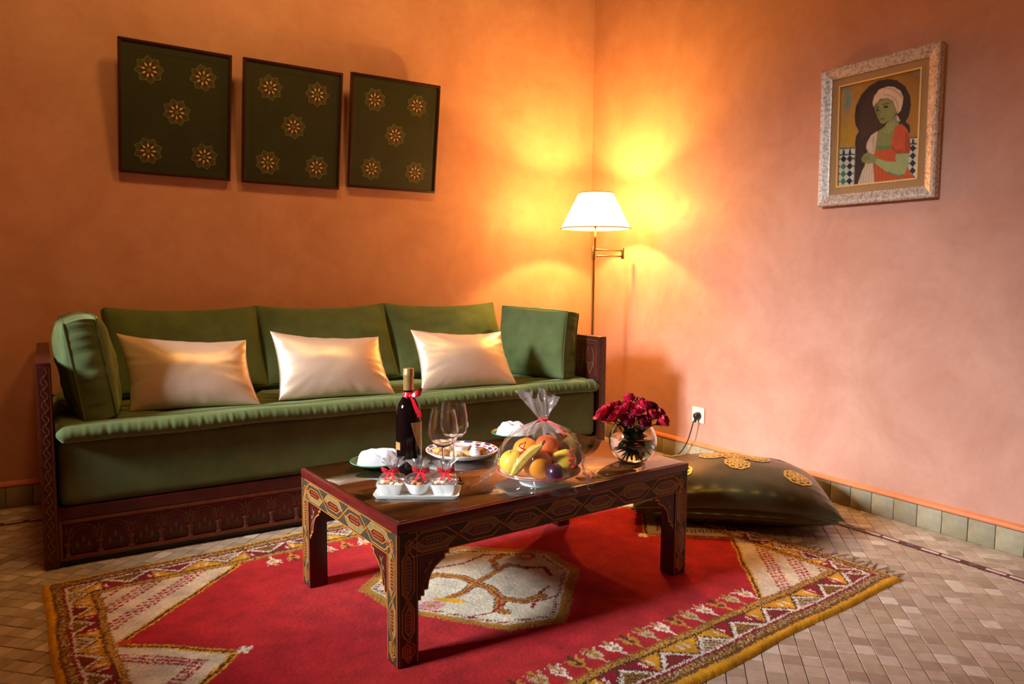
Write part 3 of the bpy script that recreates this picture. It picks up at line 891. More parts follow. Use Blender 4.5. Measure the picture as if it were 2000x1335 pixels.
    mix(P([(500, 722), (430, 768), (388, 840), (380, 900), (420, 960), (470, 965), (488, 850)]), veil)
    mix(P([(440, 790), (470, 770), (470, 950), (450, 950)]), c(176, 152, 130), 0.6)
    mix(P([(385, 1055), (458, 1058), (478, 1262), (296, 1275), (340, 1140)]), veil)
    mix(P([(385, 1055), (458, 1058), (478, 1262), (296, 1275), (340, 1140)]), c(168, 148, 132), (np.sin(X * 0.22 + (Y - 1000) * 0.02) > 0.4) * 0.6)
    mix(P([(680, 720), (700, 685), (760, 660), (820, 720), (850, 830), (862, 920), (842, 985), (770, 985), (700, 962), (655, 922), (660, 820)]), c(200, 82, 38))
    mix(P([(800, 730), (850, 830), (862, 920), (842, 985), (790, 980), (800, 860)]), c(140, 62, 34), 0.7)
    mix(P([(655, 870), (700, 930), (780, 930), (770, 985), (700, 962), (655, 922)]), c(150, 56, 28), 0.6)
    mix(P([(700, 978), (835, 968), (832, 1100), (790, 1205), (730, 1215), (620, 1170), (478, 1062), (500, 1010), (600, 1045), (700, 1055)]), skl)
    mix(P([(620, 1150), (730, 1195), (795, 1185), (790, 1208), (730, 1216), (610, 1168)]), skd, 0.7)
    mix(P([(330, 1000), (365, 958), (420, 948), (510, 1000), (480, 1060), (400, 1062), (338, 1042)]), skin)
    for yy in (975, 995, 1015): mix((segdist(X, Y, (340, yy + 20), (420, yy)) < 5).astype(float), skd, 0.6)
    mix(P([(455, 460), (500, 410), (580, 380), (650, 400), (692, 470), (702, 540), (650, 605), (560, 652), (530, 640), (490, 570), (465, 500)]), skin)
    mix(P([(455, 460), (500, 430), (510, 560), (530, 640), (490, 570), (465, 500)]), c(112, 114, 62), 0.8)
    mix(P([(580, 500), (690, 500), (660, 590), (600, 620)]), c(142, 148, 78), 0.6)
    tb = [(440, 420), (460, 350), (510, 285), (600, 258), (670, 265), (740, 310), (772, 380), (765, 450), (745, 520), (710, 558), (690, 480), (660, 410), (600, 380), (520, 390), (470, 440), (450, 468)]
    mix(P(tb), c(224, 196, 172))
    mix(P(tb), c(192, 158, 134), 0.7 * (np.sin(0.09 * np.hypot(X - 560, Y - 500)) > 0.55) * (X > 560))
    mix(P([(700, 560), (725, 590), (745, 635), (705, 625)]), c(200, 180, 150))
    el = lambda x, y, rx, ry: (((X - x) / rx) ** 2 + ((Y - y) / ry) ** 2 < 1).astype(float)
    mix(el(586, 474, 27, 13), c(44, 40, 30)); mix(el(498, 503, 17, 11), c(44, 40, 30))
    mix((segdist(X, Y, (545, 445), (620, 435)) < 5).astype(float), c(60, 58, 34), 0.8)
    mix((segdist(X, Y, (478, 480), (515, 470)) < 5).astype(float), c(60, 58, 34), 0.8)
    mix((segdist(X, Y, (528, 500), (518, 560)) < 4).astype(float), c(84, 84, 46), 0.8)
    mix(el(550, 598, 22, 11), c(130, 70, 54))
    G = np.zeros((nh, nw, 3)); A2, Q2 = np.meshgrid(aa, qq)
    G[..., 0] = -0.006; G[..., 1] = w / 2 - A2; G[..., 2] = Q2
    b = MB(); b.grid(G)
    o = b.build('painted_board', attr_mat('oil_paint', 0.45, 0.4, bump=0.1, bscale=150, var=0.08, vscale=40), root, fix=False)
    set_dye(o.data, C.reshape(-1, 3))
    bb_ = MB()
    vs = [fn(a, q, d) for d in (0.0, 0.005) for q in (0.02, h - 0.02) for a in (0.02, w - 0.02)]
    bb_.add(vs, [(0, 2, 3, 1), (4, 5, 7, 6), (0, 1, 5, 4), (2, 6, 7, 3), (0, 4, 6, 2), (1, 3, 7, 5)])
    bb_.build('backing_board', MWOODL, root)
painting()

# ------------------------------------------------------------------ floor lamp, outlet
def shade_mat():
    m, nt, p, out = new_mat('white_lamp_fabric'); nt.nodes.remove(p)
    tl = N(nt, 'ShaderNodeBsdfTranslucent'); tl.inputs[0].default_value = (0.95, 0.90, 0.78, 1)
    df = N(nt, 'ShaderNodeBsdfDiffuse'); df.inputs[0].default_value = (0.9, 0.87, 0.8, 1)
    tr = N(nt, 'ShaderNodeBsdfTransparent'); tr.inputs[0].default_value = (1, 0.93, 0.8, 1)
    m1 = N(nt, 'ShaderNodeMixShader'); m1.inputs[0].default_value = 0.35
    nt.links.new(tl.outputs[0], m1.inputs[1]); nt.links.new(df.outputs[0], m1.inputs[2])
    m2 = N(nt, 'ShaderNodeMixShader'); m2.inputs[0].default_value = 0.50
    nt.links.new(m1.outputs[0], m2.inputs[1]); nt.links.new(tr.outputs[0], m2.inputs[2])
    em = N(nt, 'ShaderNodeEmission'); em.inputs[0].default_value = (1.0, 0.93, 0.78, 1); em.inputs[1].default_value = 0.9
    ad_ = N(nt, 'ShaderNodeAddShader'); nt.links.new(m2.outputs[0], ad_.inputs[0]); nt.links.new(em.outputs[0], ad_.inputs[1])
    nt.links.new(ad_.outputs[0], out.inputs['Surface'])
    return m
def floor_lamp():
    PX, PY = -0.283, -0.385
    root = thing('floor_lamp', 'brass swing-arm floor lamp with a lit white shade in the corner', 'lamp', (PX, PY, 0.0))
    SXx, SYy = -0.318 - PX, -0.44 - PY                  # shade axis, local
    b = MB(); b.lathe([(0, 0.001), (0.125, 0.001), (0.13, 0.006), (0.125, 0.016), (0.03, 0.026), (0.016, 0.034), (0.0, 0.034)], 40); b.build('base', MBRASS, root, auto=40)
    b = MB(); b.tube([(0, 0, 0.03), (0, 0, 1.17)], 0.0095, 14); b.build('pole', MBRASS, root, auto=40)
    b = MB(); b.lathe([(0, 1.10), (0.013, 1.10), (0.014, 1.115), (0.014, 1.165), (0.012, 1.178), (0, 1.18)], 16); b.build('collar', MBRASS, root, auto=40)
    J = (-0.095 - PX, -0.42 - PY)
    b = MB(); b.tube([(0, 0, 1.125), (J[0], J[1], 1.125)], 0.0048, 8); b.build('swing_arm', MBRASS, root, smooth=True)
    b = MB(); b.tube([(J[0], J[1], 1.158), (SXx, SYy, 1.158)], 0.0048, 8); b.build('swing_arm', MBRASS, root, smooth=True)
    b = MB(); b.lathe([(0, 1.110), (0.009, 1.110), (0.010, 1.115), (0.010, 1.170), (0.009, 1.175), (0, 1.175)], 14, c=(J[0], J[1], 0)); b.build('elbow_joint', MBRASS, root, auto=40)
    b = MB(); b.tube([(SXx, SYy, 1.15), (SXx, SYy, 1.30)], 0.006, 10); b.build('stem', MBRASS, root, smooth=True)
    b = MB(); b.lathe([(0, 1.285), (0.014, 1.287), (0.016, 1.30), (0.016, 1.335), (0, 1.335)], 16, c=(SXx, SYy, 0)); b.build('bulb_socket', MBRASS, root, auto=40)
    m, nt, p, out = new_mat('lit_bulb'); p.inputs['Base Color'].default_value = (1, 0.9, 0.7, 1)
    p.inputs['Emission Color'].default_value = (1, 0.66, 0.3, 1); p.inputs['Emission Strength'].default_value = 12.0
    b = MB(); b.lathe([(0, 1.336), (0.012, 1.338), (0.02, 1.352), (0.026, 1.372), (0.024, 1.390), (0.014, 1.402), (0, 1.405)], 16, c=(SXx, SYy, 0)); b.build('bulb', m, root, smooth=True)
    # slightly squared shade, open at top and bottom
    def wob(t, i): return 0.012 * math.cos(4 * (t - 0.35))
    r0, r1, z0, z1 = 0.198, 0.098, 1.276, 1.472
    b = MB()
    pr = [(r0 + (r1 - r0) * k / 8, z0 + (z1 - z0) * k / 8) for k in range(9)]
    b.lathe(pr + [(r - 0.0015, z) for r, z in reversed(pr)] + [pr[0]], 56, c=(SXx, SYy, 0), wob=wob)
    sh = b.build('shade', shade_mat(), root, smooth=True)
    mt = pm('ivory_tape', S(186, 160, 96), 0.6)
    for r, z in ((r0, z0), (r1, z1)):
        q = MB(); q.tube([(SXx + r * (1 + wob(t, 0)) * math.cos(t), SYy + r * (1 + wob(t, 0)) * math.sin(t), z) for t in np.linspace(0, 2 * math.pi, 57)[:-1]], 0.0032, 6, closed=True)
        q.build('shade_trim', mt, sh, smooth=True)
    b = MB()
    for k in range(3):
        a = k * 2.094 + 0.4
        b.tube([(SXx, SYy, 1.335), (SXx + r1 * 0.97 * math.cos(a), SYy + r1 * 0.97 * math.sin(a), z1 - 0.004)], 0.0015, 5)
    b.build('shade_carrier', MBRASS, root)
    l = bpy.data.lights.new('lamp_bulb_light', 'POINT'); l.energy = LAMP_POWER; l.color = (1.0, 0.56, 0.12); l.shadow_soft_size = 0.035
    lo_ = bpy.data.objects.new('lamp_bulb_light', l); COL.objects.link(lo_); lo_.parent = root; lo_.location = (SXx, SYy, 1.40)
    # flex and plug
    pts = [(-0.046, -0.968, 0.236), (-0.05, -0.955, 0.18), (-0.055, -0.935, 0.118), (-0.062, -0.897, 0.055), (-0.075, -0.85, 0.022), (-0.11, -0.75, 0.006), (-0.19, -0.60, 0.005), (-0.27, -0.50, 0.006)]
    c = [Vector(p) - Vector((PX, PY, 0)) for p in pts]
    sm = []
    for i in range(len(c) - 1):
        p0, p1, p2, p3 = c[max(i - 1, 0)], c[i], c[i + 1], c[min(i + 2, len(c) - 1)]
        for t in np.linspace(0, 1, 7)[:-1]:
            sm.append(0.5 * ((2 * p1) + (-p0 + p2) * t + (2 * p0 - 5 * p1 + 4 * p2 - p3) * t * t + (-p0 + 3 * p1 - 3 * p2 + p3) * t ** 3))
    b = MB(); b.tube(sm, 0.0032, 8); b.build('power_cord', MBLACK, root, smooth=True)
    b = MB()
    b.lathe([(0, 0), (0.019, 0), (0.0195, 0.012), (0.016, 0.026), (0.009, 0.032), (0, 0.033)], 20)
    b.tube([(0.004, 0, 0.018), (0.022, 0, 0.024), (0.034, 0, 0.026)], [0.011, 0.008, 0.005], 10)
    pl = b.build('plug', MBLACK, root, auto=40)
    pl.matrix_parent_inverse = Matrix.Identity(4)
    # plug axis (local z) points out of the wall (-x); its tail (local x) points down
    pl.location = (-0.0085 - PX, -0.968 - PY, 0.262)
    pl.rotation_euler = Matrix(((0, 0, -1), (0.0, 1, 0), (-1, 0, 0))).transposed().to_euler() if False else (0, 0, 0)
    mt_ = Matrix(((0, 0, -1), (0, -1, 0), (-1, 0, 0)))     # columns: x->(0,0,-1), y->(0,-1,0), z->(-1,0,0)
    pl.rotation_euler = mt_.to_euler()
floor_lamp()
ou = thing('wall_outlet', 'square white wall socket with the lamp plug in it', 'outlet', (0.0, -0.962, 0.264))
o = bbox_obj('cover_plate', -0.008, 0.0, -0.043, 0.043, -0.042, 0.042, MPLASTIC, ou, 0.003)
b = MB(); b.lathe([(0.021, 0), (0.0225, 0), (0.0225, 0.002), (0.021, 0.002)], 24)
o = b.build('socket_ring', pm('ivory_plastic', S(222, 214, 200), 0.4), ou, auto=40); o.rotation_euler = (0, -math.pi / 2, 0); o.location = (-0.0075, -0.006, -0.002)

# ------------------------------------------------------------------ coffee table
RUGZ = 0.0142
TO = Vector((-2.2611, -2.1104, RUGZ)); TT = 0.0675; TL_, TW_, TH = 1.0823, 0.6605, 0.3917 - RUGZ
table = thing('coffee_table', 'low rectangular lacquered coffee table with painted apron and legs', 'table', TO, (0, 0, TT))
def MTOPW():
    m, nt, p, out = new_mat('brown_red_table_top')
    tc = N(nt, 'ShaderNodeTexCoord'); mp = N(nt, 'ShaderNodeMapping'); mp.inputs['Scale'].default_value = (1.5, 26, 1)
    nt.links.new(tc.outputs['Object'], mp.inputs['Vector'])
    no = N(nt, 'ShaderNodeTexNoise', ins={'Scale': 3.0, 'Detail': 7.0, 'Roughness': 0.6, 'Distortion': 0.6}); nt.links.new(mp.outputs[0], no.inputs['Vector'])
    rp = N(nt, 'ShaderNodeValToRGB'); e = rp.color_ramp.elements
    e[0].position = 0.3; e[0].color = S(92, 36, 16); e[1].position = 0.72; e[1].color = S(150, 72, 34)
    nt.links.new(no.outputs['Fac'], rp.inputs['Fac']); nt.links.new(rp.outputs[0], p.inputs['Base Color'])
    p.inputs['Roughness'].default_value = 0.6; p.inputs['Specular IOR Level'].default_value = 0.15
    return m
SL = 0.029
ZT = TH - 0.004          # wood top; a 4 mm glass sheet lies on it
bbox_obj('top_frame', 0, TL_, 0, TW_, ZT - SL + 0.004, ZT, MRED, table, 0.003)
bbox_obj('top_panel', 0.024, TL_ - 0.024, 0.024, TW_ - 0.024, ZT - 0.003, ZT + 0.0006, MTOPW(), table)
gl = bbox_obj('glass_sheet', 0.010, TL_ - 0.010, 0.010, TW_ - 0.010, ZT + 0.0008, TH, film_mat('table_glass', (0.93, 0.95, 0.94, 1), ior=3.2, rough=0.006), table, 0.001, 1)
LG = 0.063; AP0, AP1 = 0.295 - RUGZ, ZT - SL + 0.004
for (lx, ly) in ((0, 0), (TL_ - LG, 0), (0, TW_ - LG), (TL_ - LG, TW_ - LG)):
    bbox_obj('leg', lx + 0.002, lx + LG - 0.002, ly + 0.002, ly + LG - 0.002, 0.0, AP1, MREDD, table, 0.002)
APT = 0.022
bbox_obj('apron', LG, TL_ - LG, 0.002, APT, AP0, AP1, MSLATE, table)
bbox_obj('apron', LG, TL_ - LG, TW_ - APT, TW_ - 0.002, AP0, AP1, MSLATE, table)
bbox_obj('apron', 0.002, APT, LG, TW_ - LG, AP0, AP1, MSLATE, table)
bbox_obj('apron', TL_ - APT, TL_ - 0.002, LG, TW_ - LG, AP0, AP1, MSLATE, table)
# stepped corner brackets
BRK = [(0, 0), (0.088, 0), (0.088, -0.010), (0.076, -0.010), (0.076, -0.022), (0.066, -0.026), (0.050, -0.036), (0.036, -0.052), (0.028, -0.072), (0.025, -0.092), (0.014, -0.092), (0.014, -0.106), (0.004, -0.106), (0.004, -0.118), (0, -0.118)]
def side_fns():
    """the four faces: length, fn(a along, q up, d outward)"""
    return [(TL_, lambda a, q, d: (a, 0.002 - d, q)), (TW_, lambda a, q, d: (0.002 - d, TW_ - a, q)),
            (TL_, lambda a, q, d: (TL_ - a, TW_ - 0.002 + d, q)), (TW_, lambda a, q, d: (TL_ - 0.002 + d, a, q))]
for ln, fn in side_fns():
    for mir in (0, 1):
        b = MB()
        poly = [((LG + a) if not mir else (ln - LG - a), AP0 + q) for a, q in BRK]
        b.prism(poly, fn, -0.014, -0.002)
        br = b.build('corner_bracket', MREDD, table)
        b = MB(); b.mi = 0
        b.ribbon([((LG + a) if not mir else (ln - LG - a), AP0 + q) for a, q in BRK[1:-1]], 0.0045, fn, -0.0012)
        b.mi = 1
        c0 = LG + 0.022
        tw = [(c0 + 0.010 * math.sin(t * 5), AP0 - 0.014 - 0.075 * t) for t in np.linspace(0, 1, 10)]
        b.ribbon([(a if not mir else ln - a, q) for a, q in tw], 0.0028, fn, -0.0012)
        for t in (0.15, 0.4):
            cx, cz = c0 + 0.012 * (1 if t < 0.3 else -0.2), AP0 - 0.014 - 0.075 * t
            lf = [(cx - 0.006, cz - 0.008), (cx + 0.004, cz - 0.002), (cx + 0.008, cz + 0.009), (cx - 0.002, cz + 0.004)]
            b.flat([(a if not mir else ln - a, q) for a, q in lf], fn, -0.001)
        b.build('painted_edge', [pm('pink_gold_paint', S(206, 140, 88), 0.45), MGOLDP] if mir == 0 and False else [MGOLDP, MGREYP], br, fix=False)
def cartouche(b, a0, a1, q0, q1, fn, vertical=False, par=0):
    """interlaced hexagon: grey-green and slate fields, ochre lines, red beaded centre"""
    def g(s, t):
        return (a0 + (a1 - a0) * t, q0 + (q1 - q0) * s) if vertical else (a0 + (a1 - a0) * s, q0 + (q1 - q0) * t)
    Lr = abs((q1 - q0) if vertical else (a1 - a0)); Wr = abs((a1 - a0) if vertical else (q1 - q0))
    k = min(0.24, 0.55 * Wr / Lr)
    hexo = [(0.0, 0.5), (k, 0.10), (1 - k, 0.10), (1.0, 0.5), (1 - k, 0.90), (k, 0.90)]
    # fields above and below
    b.mi = 0 if par else 1
    b.flat([g(s, t) for s, t in ((0, 0.5), (k * 0.9, 0.92), (1 - k * 0.9, 0.92), (1, 0.5))], fn, 0.0003)
    b.mi = 1 if par else 0
    b.flat([g(s, t) for s, t in ((0, 0.5), (1, 0.5), (1 - k * 0.9, 0.08), (k * 0.9, 0.08))], fn, 0.0003)
    i0 = k * 0.75; tt_ = 0.30
    hx = [(i0, 0.5), (i0 + k * 0.6, tt_), (1 - i0 - k * 0.6, tt_), (1 - i0, 0.5), (1 - i0 - k * 0.6, 1 - tt_), (i0 + k * 0.6, 1 - tt_)]
    b.mi = 3; b.flat([g(s, t) for s, t in hx], fn, 0.0005)
    b.mi = 2
    b.ribbon([g(s, t) for s, t in hexo], 0.0038, fn, 0.0008, closed=True)
    b.ribbon([g(s, t) for s, t in hx], 0.0030, fn, 0.0008, closed=True)
    n = max(4, int(Lr * (1 - 2 * i0 - 1.2 * k) / 0.0085)); h = 0.0022
    for j in range(n):
        s = i0 + k * 0.6 + (1 - 2 * i0 - 1.2 * k) * (j + 0.5) / n
        for t in (0.43, 0.57):
            p = g(s, t); b.flat([(p[0] - h, p[1] - h * 0.8), (p[0] + h, p[1] - h * 0.8), (p[0] + h, p[1] + h * 0.8), (p[0] - h, p[1] + h * 0.8)], fn, 0.0008)
    # red knot where neighbours meet
    kn = 0.20 * Wr
    for s in (0.0, 1.0):
        p = g(s, 0.5)
        b.mi = 3; b.flat([(p[0] - kn, p[1]), (p[0], p[1] - kn), (p[0] + kn, p[1]), (p[0], p[1] + kn)], fn, 0.0006)
        b.mi = 2; b.ribbon([(p[0] - kn, p[1]), (p[0], p[1] - kn), (p[0] + kn, p[1]), (p[0], p[1] + kn)], 0.0028, fn, 0.0009, closed=True)
for f_, (ln, fn) in enumerate(side_fns()):
    b = MB()
    n = 7 if ln > 0.8 else 4
    a0, a1 = LG * 0.55, ln - LG * 0.55
    for k in range(n):
        cartouche(b, a0 + (a1 - a0) * k / n, a0 + (a1 - a0) * (k + 1) / n, AP0 + 0.002, AP1 - 0.002, fn, par=k % 2)
    b.mi = 2
    for q in (AP0 + 0.002, AP1 - 0.003): b.ribbon([(LG * 0.5, q), (ln - LG * 0.5, q)], 0.0028, fn, 0.0009)
    for e0 in (0.004, ln - LG + 0.004):
        e1 = e0 + LG - 0.008
        b.mi = 1; b.flat([(e0, 0.004), (e1, 0.004), (e1, AP1 - 0.002), (e0, AP1 - 0.002)], fn, 0.0002)
        zs = [AP0 + 0.022, 0.170, 0.062, -0.046]
        for k in range(3):
            q1, q0 = zs[k], max(zs[k + 1], 0.018)
            cartouche(b, e0 + 0.006, e1 - 0.006, q0, q1, fn, True, par=k % 2)
        b.mi = 2
        for e in (e0 + 0.002, e1 - 0.002): b.ribbon([(e, 0.004), (e, AP1 - 0.003)], 0.0030, fn, 0.0009)
    b.build('painted_ornament', [MGREYP, MSLATE, MGOLDP, MRED], table, fix=False)

# ------------------------------------------------------------------ things on the table
ZTAB = 0.3917 + 0.0003
RH = Vector((R_.x, R_.y, 0)).normalized(); FH = Vector((F_.x, F_.y, 0)).normalized()
VA = math.atan2(RH.y, RH.x)          # turned square to the viewer
def off(c, a, b_, z=0.0):
    p = Vector(c) + RH * a + FH * b_; p.z = c[2] + z
    return p

# wine bottle
def bottle():
    root = thing('wine_bottle', 'dark wine bottle with gold capsule and red ribbon bow', 'bottle', (-2.058, -1.735, ZTAB), (0, 0, VA))
    prof = [(0, 0.004), (0.030, 0.003), (0.036, 0.0), (0.0382, 0.006), (0.0385, 0.03), (0.0388, 0.195), (0.0375, 0.212), (0.033, 0.226), (0.0255, 0.238), (0.0185, 0.248), (0.0155, 0.258), (0.0148, 0.275), (0.0145, 0.325), (0.0, 0.325)]
    m, nt, p, out = new_mat('near_black_wine_glass'); p.inputs['Base Color'].default_value = S(14, 7, 8); p.inputs['Roughness'].default_value = 0.04; p.inputs['Specular IOR Level'].default_value = 0.6
    b = MB(); b.lathe(prof, 40); b.build('glass_body', m, root, auto=60)
    mg = pm('gold_foil', S(214, 176, 112), 0.3, metal=0.7, var=0.1, scale=60)
    b = MB(); b.lathe([(0.0158, 0.268), (0.0162, 0.270), (0.0158, 0.305), (0.0162, 0.307), (0.0170, 0.309), (0.0170, 0.318), (0.0162, 0.320), (0.0162, 0.331), (0.0150, 0.333), (0, 0.333)], 28); b.build('capsule', mg, root, auto=50)
    ml = pm('gold_label', S(196, 150, 84), 0.4, metal=0.35, var=0.15, scale=40)
    # local -y faces the viewer, +x is to the viewer's right
    def patch(name, a0, a1, zf0, zf1, r=0.0392, n=16, mk=8):
        P = np.zeros((n, mk, 3))
        for i in range(n):
            f = i / (n - 1); a = math.radians(-90 + a0 + (a1 - a0) * f)
            for j in range(mk):
                g = j / (mk - 1); z = zf0(f) * (1 - g) + zf1(f) * g
                P[i, j] = (r * math.cos(a), r * math.sin(a), z)
        b = MB(); b.grid(P); b.grid(P[::-1] * np.array([0.995, 0.995, 1])); b.build(name, ml, root, smooth=True)
    patch('front_label', 18, 128, lambda f: 0.172 - 0.085 * math.sin(min(1, f * 1.9) * math.pi / 2) ** 0.8, lambda f: 0.174)
    patch('small_label', -72, -34, lambda f: 0.090, lambda f: 0.113)
    # ribbon: band, two loops, two tails
    rb = MB()
    rb.lathe([(0.0172, 0.246), (0.0166, 0.262), (0.0160, 0.262), (0.0166, 0.246)], 24)
    band = rb.build('ribbon', MREDRIB, root, smooth=True)
    def strip(pts, w, axis):
        P = np.zeros((len(pts), 2, 3))
        for i, p in enumerate(pts):
            ww = w[i] if hasattr(w, '__len__') else w
            P[i, 0] = np.array(p) - np.array(axis) * ww / 2; P[i, 1] = np.array(p) + np.array(axis) * ww / 2
        Q = P + np.array([0, -0.0012, 0.0006])
        q = MB(); q.grid(P); q.grid(Q[::-1])
        return q
    k = np.array([0.008, -0.018, 0.252])
    for nm, pts, w in (('bow_loop', [k, k + (0.014, -0.010, 0.006), k + (0.030, -0.008, 0.015), k + (0.034, 0.002, 0.012), k + (0.022, 0.004, 0.004), k], [0.006, 0.016, 0.022, 0.022, 0.015, 0.006]),
                       ('bow_loop', [k, k + (-0.010, -0.006, 0.003), k + (-0.020, 0.0, 0.004), k + (-0.022, 0.008, 0.001), k + (-0.010, 0.0, -0.002), k], [0.006, 0.012, 0.016, 0.016, 0.012, 0.006]),
                       ('ribbon_tail', [k, k + (0.010, -0.010, -0.016), k + (0.018, -0.018, -0.034), k + (0.028, -0.019, -0.050), k + (0.029, -0.021, -0.060)], [0.006, 0.010, 0.012, 0.014, 0.013])):
        q = strip(pts, w, (0.25, 0.2, 0.94) if nm == 'bow_loop' else (0.9, 0.3, 0.2)); q.build(nm, MREDRIB, band, smooth=True)
    q = MB(); q.lathe([(0, -0.006), (0.005, -0.004), (0.006, 0), (0.005, 0.004), (0, 0.006)], 10, c=tuple(k)); q.build('bow_knot', MREDRIB, band, smooth=True)
bottle()

# wine glasses
MGL = glass_mat('wine_glass', (0.99, 0.99, 1.0, 1), 1.5)
def wine_glass(label, x, y, h):
    root = thing('wine_glass', label, 'glass', (x, y, ZTAB), group='two empty stemmed glasses')
    s = h / 0.225
    ou_ = [(0.0045, 0.104), (0.011, 0.107), (0.026, 0.114), (0.0385, 0.127), (0.0445, 0.144), (0.0452, 0.156), (0.0430, 0.184), (0.0385, 0.210), (0.0357, 0.2235), (0.0353, 0.225)]
    inn = [(r - 0.0011, z + (0.0012 if i < 3 else 0)) for i, (r, z) in enumerate(ou_)]; inn[0] = (0.0, 0.1075); inn[1] = (0.009, 0.109); inn[-1] = (0.0347, 0.225); ou_ = [(0.0, 0.1035)] + ou_
    b = MB(); b.lathe([(r, z * s) for r, z in ou_] + [(r, z * s) for r, z in reversed(inn)], 40); b.build('bowl', MGL, root, auto=50)
    b = MB(); b.lathe([(0.0065, 0.004), (0.0042, 0.014 * s), (0.0034, 0.04 * s), (0.0034, 0.088 * s), (0.0048, 0.1045 * s)], 16); b.build('stem', MGL, root, smooth=True)
    b = MB(); b.lathe([(0.0, 0.0), (0.034, 0.0), (0.0345, 0.0014), (0.020, 0.003), (0.0065, 0.0042), (0, 0.0045)], 36); b.build('foot', MGL, root, auto=40)
wine_glass('empty wine glass standing directly behind the wrapped sweets, nearer the bottle', -1.988, -1.826, 0.219)
wine_glass('empty wine glass standing further back, in front of the biscuit plate', -1.908, -1.742, 0.220)

# rectangular tray with three wrapped treats
TC = Vector((-2.112, -1.915, ZTAB))
tray = thing('serving_tray', 'long white porcelain tray with upturned rim holding wrapped sweets', 'tray', TC, (0, 0, VA))
b = MB(); w, d = 0.118, 0.058
def rr(wx, dy, z, n=5, r=0.012):
    out = []
    for cx, cy, a in ((wx - r, dy - r, 0), (-wx + r, dy - r, 90), (-wx + r, -dy + r, 180), (wx - r, -dy + r, 270)):
        for t in np.linspace(a, a + 90, n): out.append((cx + r * math.cos(math.radians(t)), cy + r * math.sin(math.radians(t)), z))
    return out
rings = [rr(w - 0.012, d - 0.012, 0.0), rr(w - 0.006, d - 0.006, 0.003), rr(w, d, 0.013), rr(w - 0.003, d - 0.003, 0.0135), rr(w - 0.011, d - 0.011, 0.0055)]
n = len(rings[0]); vs = sum(rings, [])
fs = [(k * n + i, k * n + (i + 1) % n, (k + 1) * n + (i + 1) % n, (k + 1) * n + i) for k in range(4) for i in range(n)] + [tuple(range(n - 1, -1, -1)), tuple(range(4 * n, 5 * n))]
b.add(vs, fs); b.build('dish', MWHITE, tray, auto=50)
MCELL = film_mat('cellophane', (0.99, 0.985, 0.985, 1), ior=1.28, rough=0.06, whiten=0.05)
MCELLW = film_mat('crumpled_cellophane', (0.98, 0.97, 0.975, 1), ior=2.1, rough=0.07, whiten=0.10)
CANDY = [pm('orange_almond', S(214, 128, 70), 0.5, var=0.2, scale=80), pm('brown_praline', S(120, 62, 36), 0.45, var=0.25, scale=80), pm('pink_sugar', S(222, 170, 176), 0.5, var=0.15, scale=80), pm('pale_almond', S(236, 208, 170), 0.5, var=0.15, scale=80)]
def gather(b, r_neck, z0, z1, r_top, pleats, seed, n=48, rows=6, tilt=(0, 0), crumple=0.08):
    """fan of gathered film above a tied neck"""
    P = np.zeros((rows, n + 1, 3)); rs = np.random.default_rng(seed)
    ph = rs.uniform(0, 6.28, 3)
    for i in range(rows):
        f = i / (rows - 1)
        for j in range(n + 1):
            t = 2 * math.pi * j / n
            rad = r_neck + (r_top - r_neck) * f ** 0.8
            rad *= 1 + 0.42 * f * math.sin(pleats * t + ph[0]) + 0.15 * f * math.sin((pleats * 2 + 1) * t + ph[1])
            rad *= 1 + crumple * f * noise.noise(Vector((math.cos(t) * 6, math.sin(t) * 6, f * 5 + seed)))
            z = z0 + (z1 - z0) * f * (1 + 0.16 * math.sin(3 * t + ph[2]) * f + 1.6 * crumple * f * noise.noise(Vector((math.cos(t) * 4, math.sin(t) * 4, seed))))
            P[i, j] = (rad * math.cos(t) + tilt[0] * f, rad * math.sin(t) + tilt[1] * f, z)
    b.grid(P)
def bow(parent, c, s, seed, ang=0.0):
    q = MB(); c = np.array(c)
    for sg in (-1, 1):
        pts = [c, c + np.array((sg * 0.35, -0.25, 0.16)) * s, c + np.array((sg * 0.95, -0.15, 0.28)) * s, c + np.array((sg * 1.0, 0.1, 0.02)) * s, c + np.array((sg * 0.4, -0.05, -0.12)) * s, c]
        P = np.zeros((6, 2, 3)); ws = [0.12, 0.4, 0.55, 0.55, 0.35, 0.12]
        for i, p in enumerate(pts):
            P[i, 0] = p + np.array((0.1, 0.2, -0.5)) * ws[i] * s; P[i, 1] = p + np.array((-0.1, -0.2, 0.5)) * ws[i] * s
        q.grid(P); q.grid(P[::-1] + np.array((0, 0.0006, 0.0003)))
        pts = [c, c + np.array((sg * 0.3, -0.35, -0.45)) * s, c + np.array((sg * 0.55, -0.5, -0.95)) * s]
        P = np.zeros((3, 2, 3))
        for i, p in enumerate(pts):
            P[i, 0] = p + np.array((-0.18, 0, 0)) * s; P[i, 1] = p + np.array((0.18, 0, 0.05)) * s
        q.grid(P); q.grid(P[::-1] + np.array((0, 0.0006, 0)))
    q.lathe([(0, -0.16 * s), (0.15 * s, -0.12 * s), (0.18 * s, 0), (0.15 * s, 0.12 * s), (0, 0.16 * s)], 10, c=tuple(c))
    return q.build('ribbon_bow', MREDRIB, parent, smooth=True)
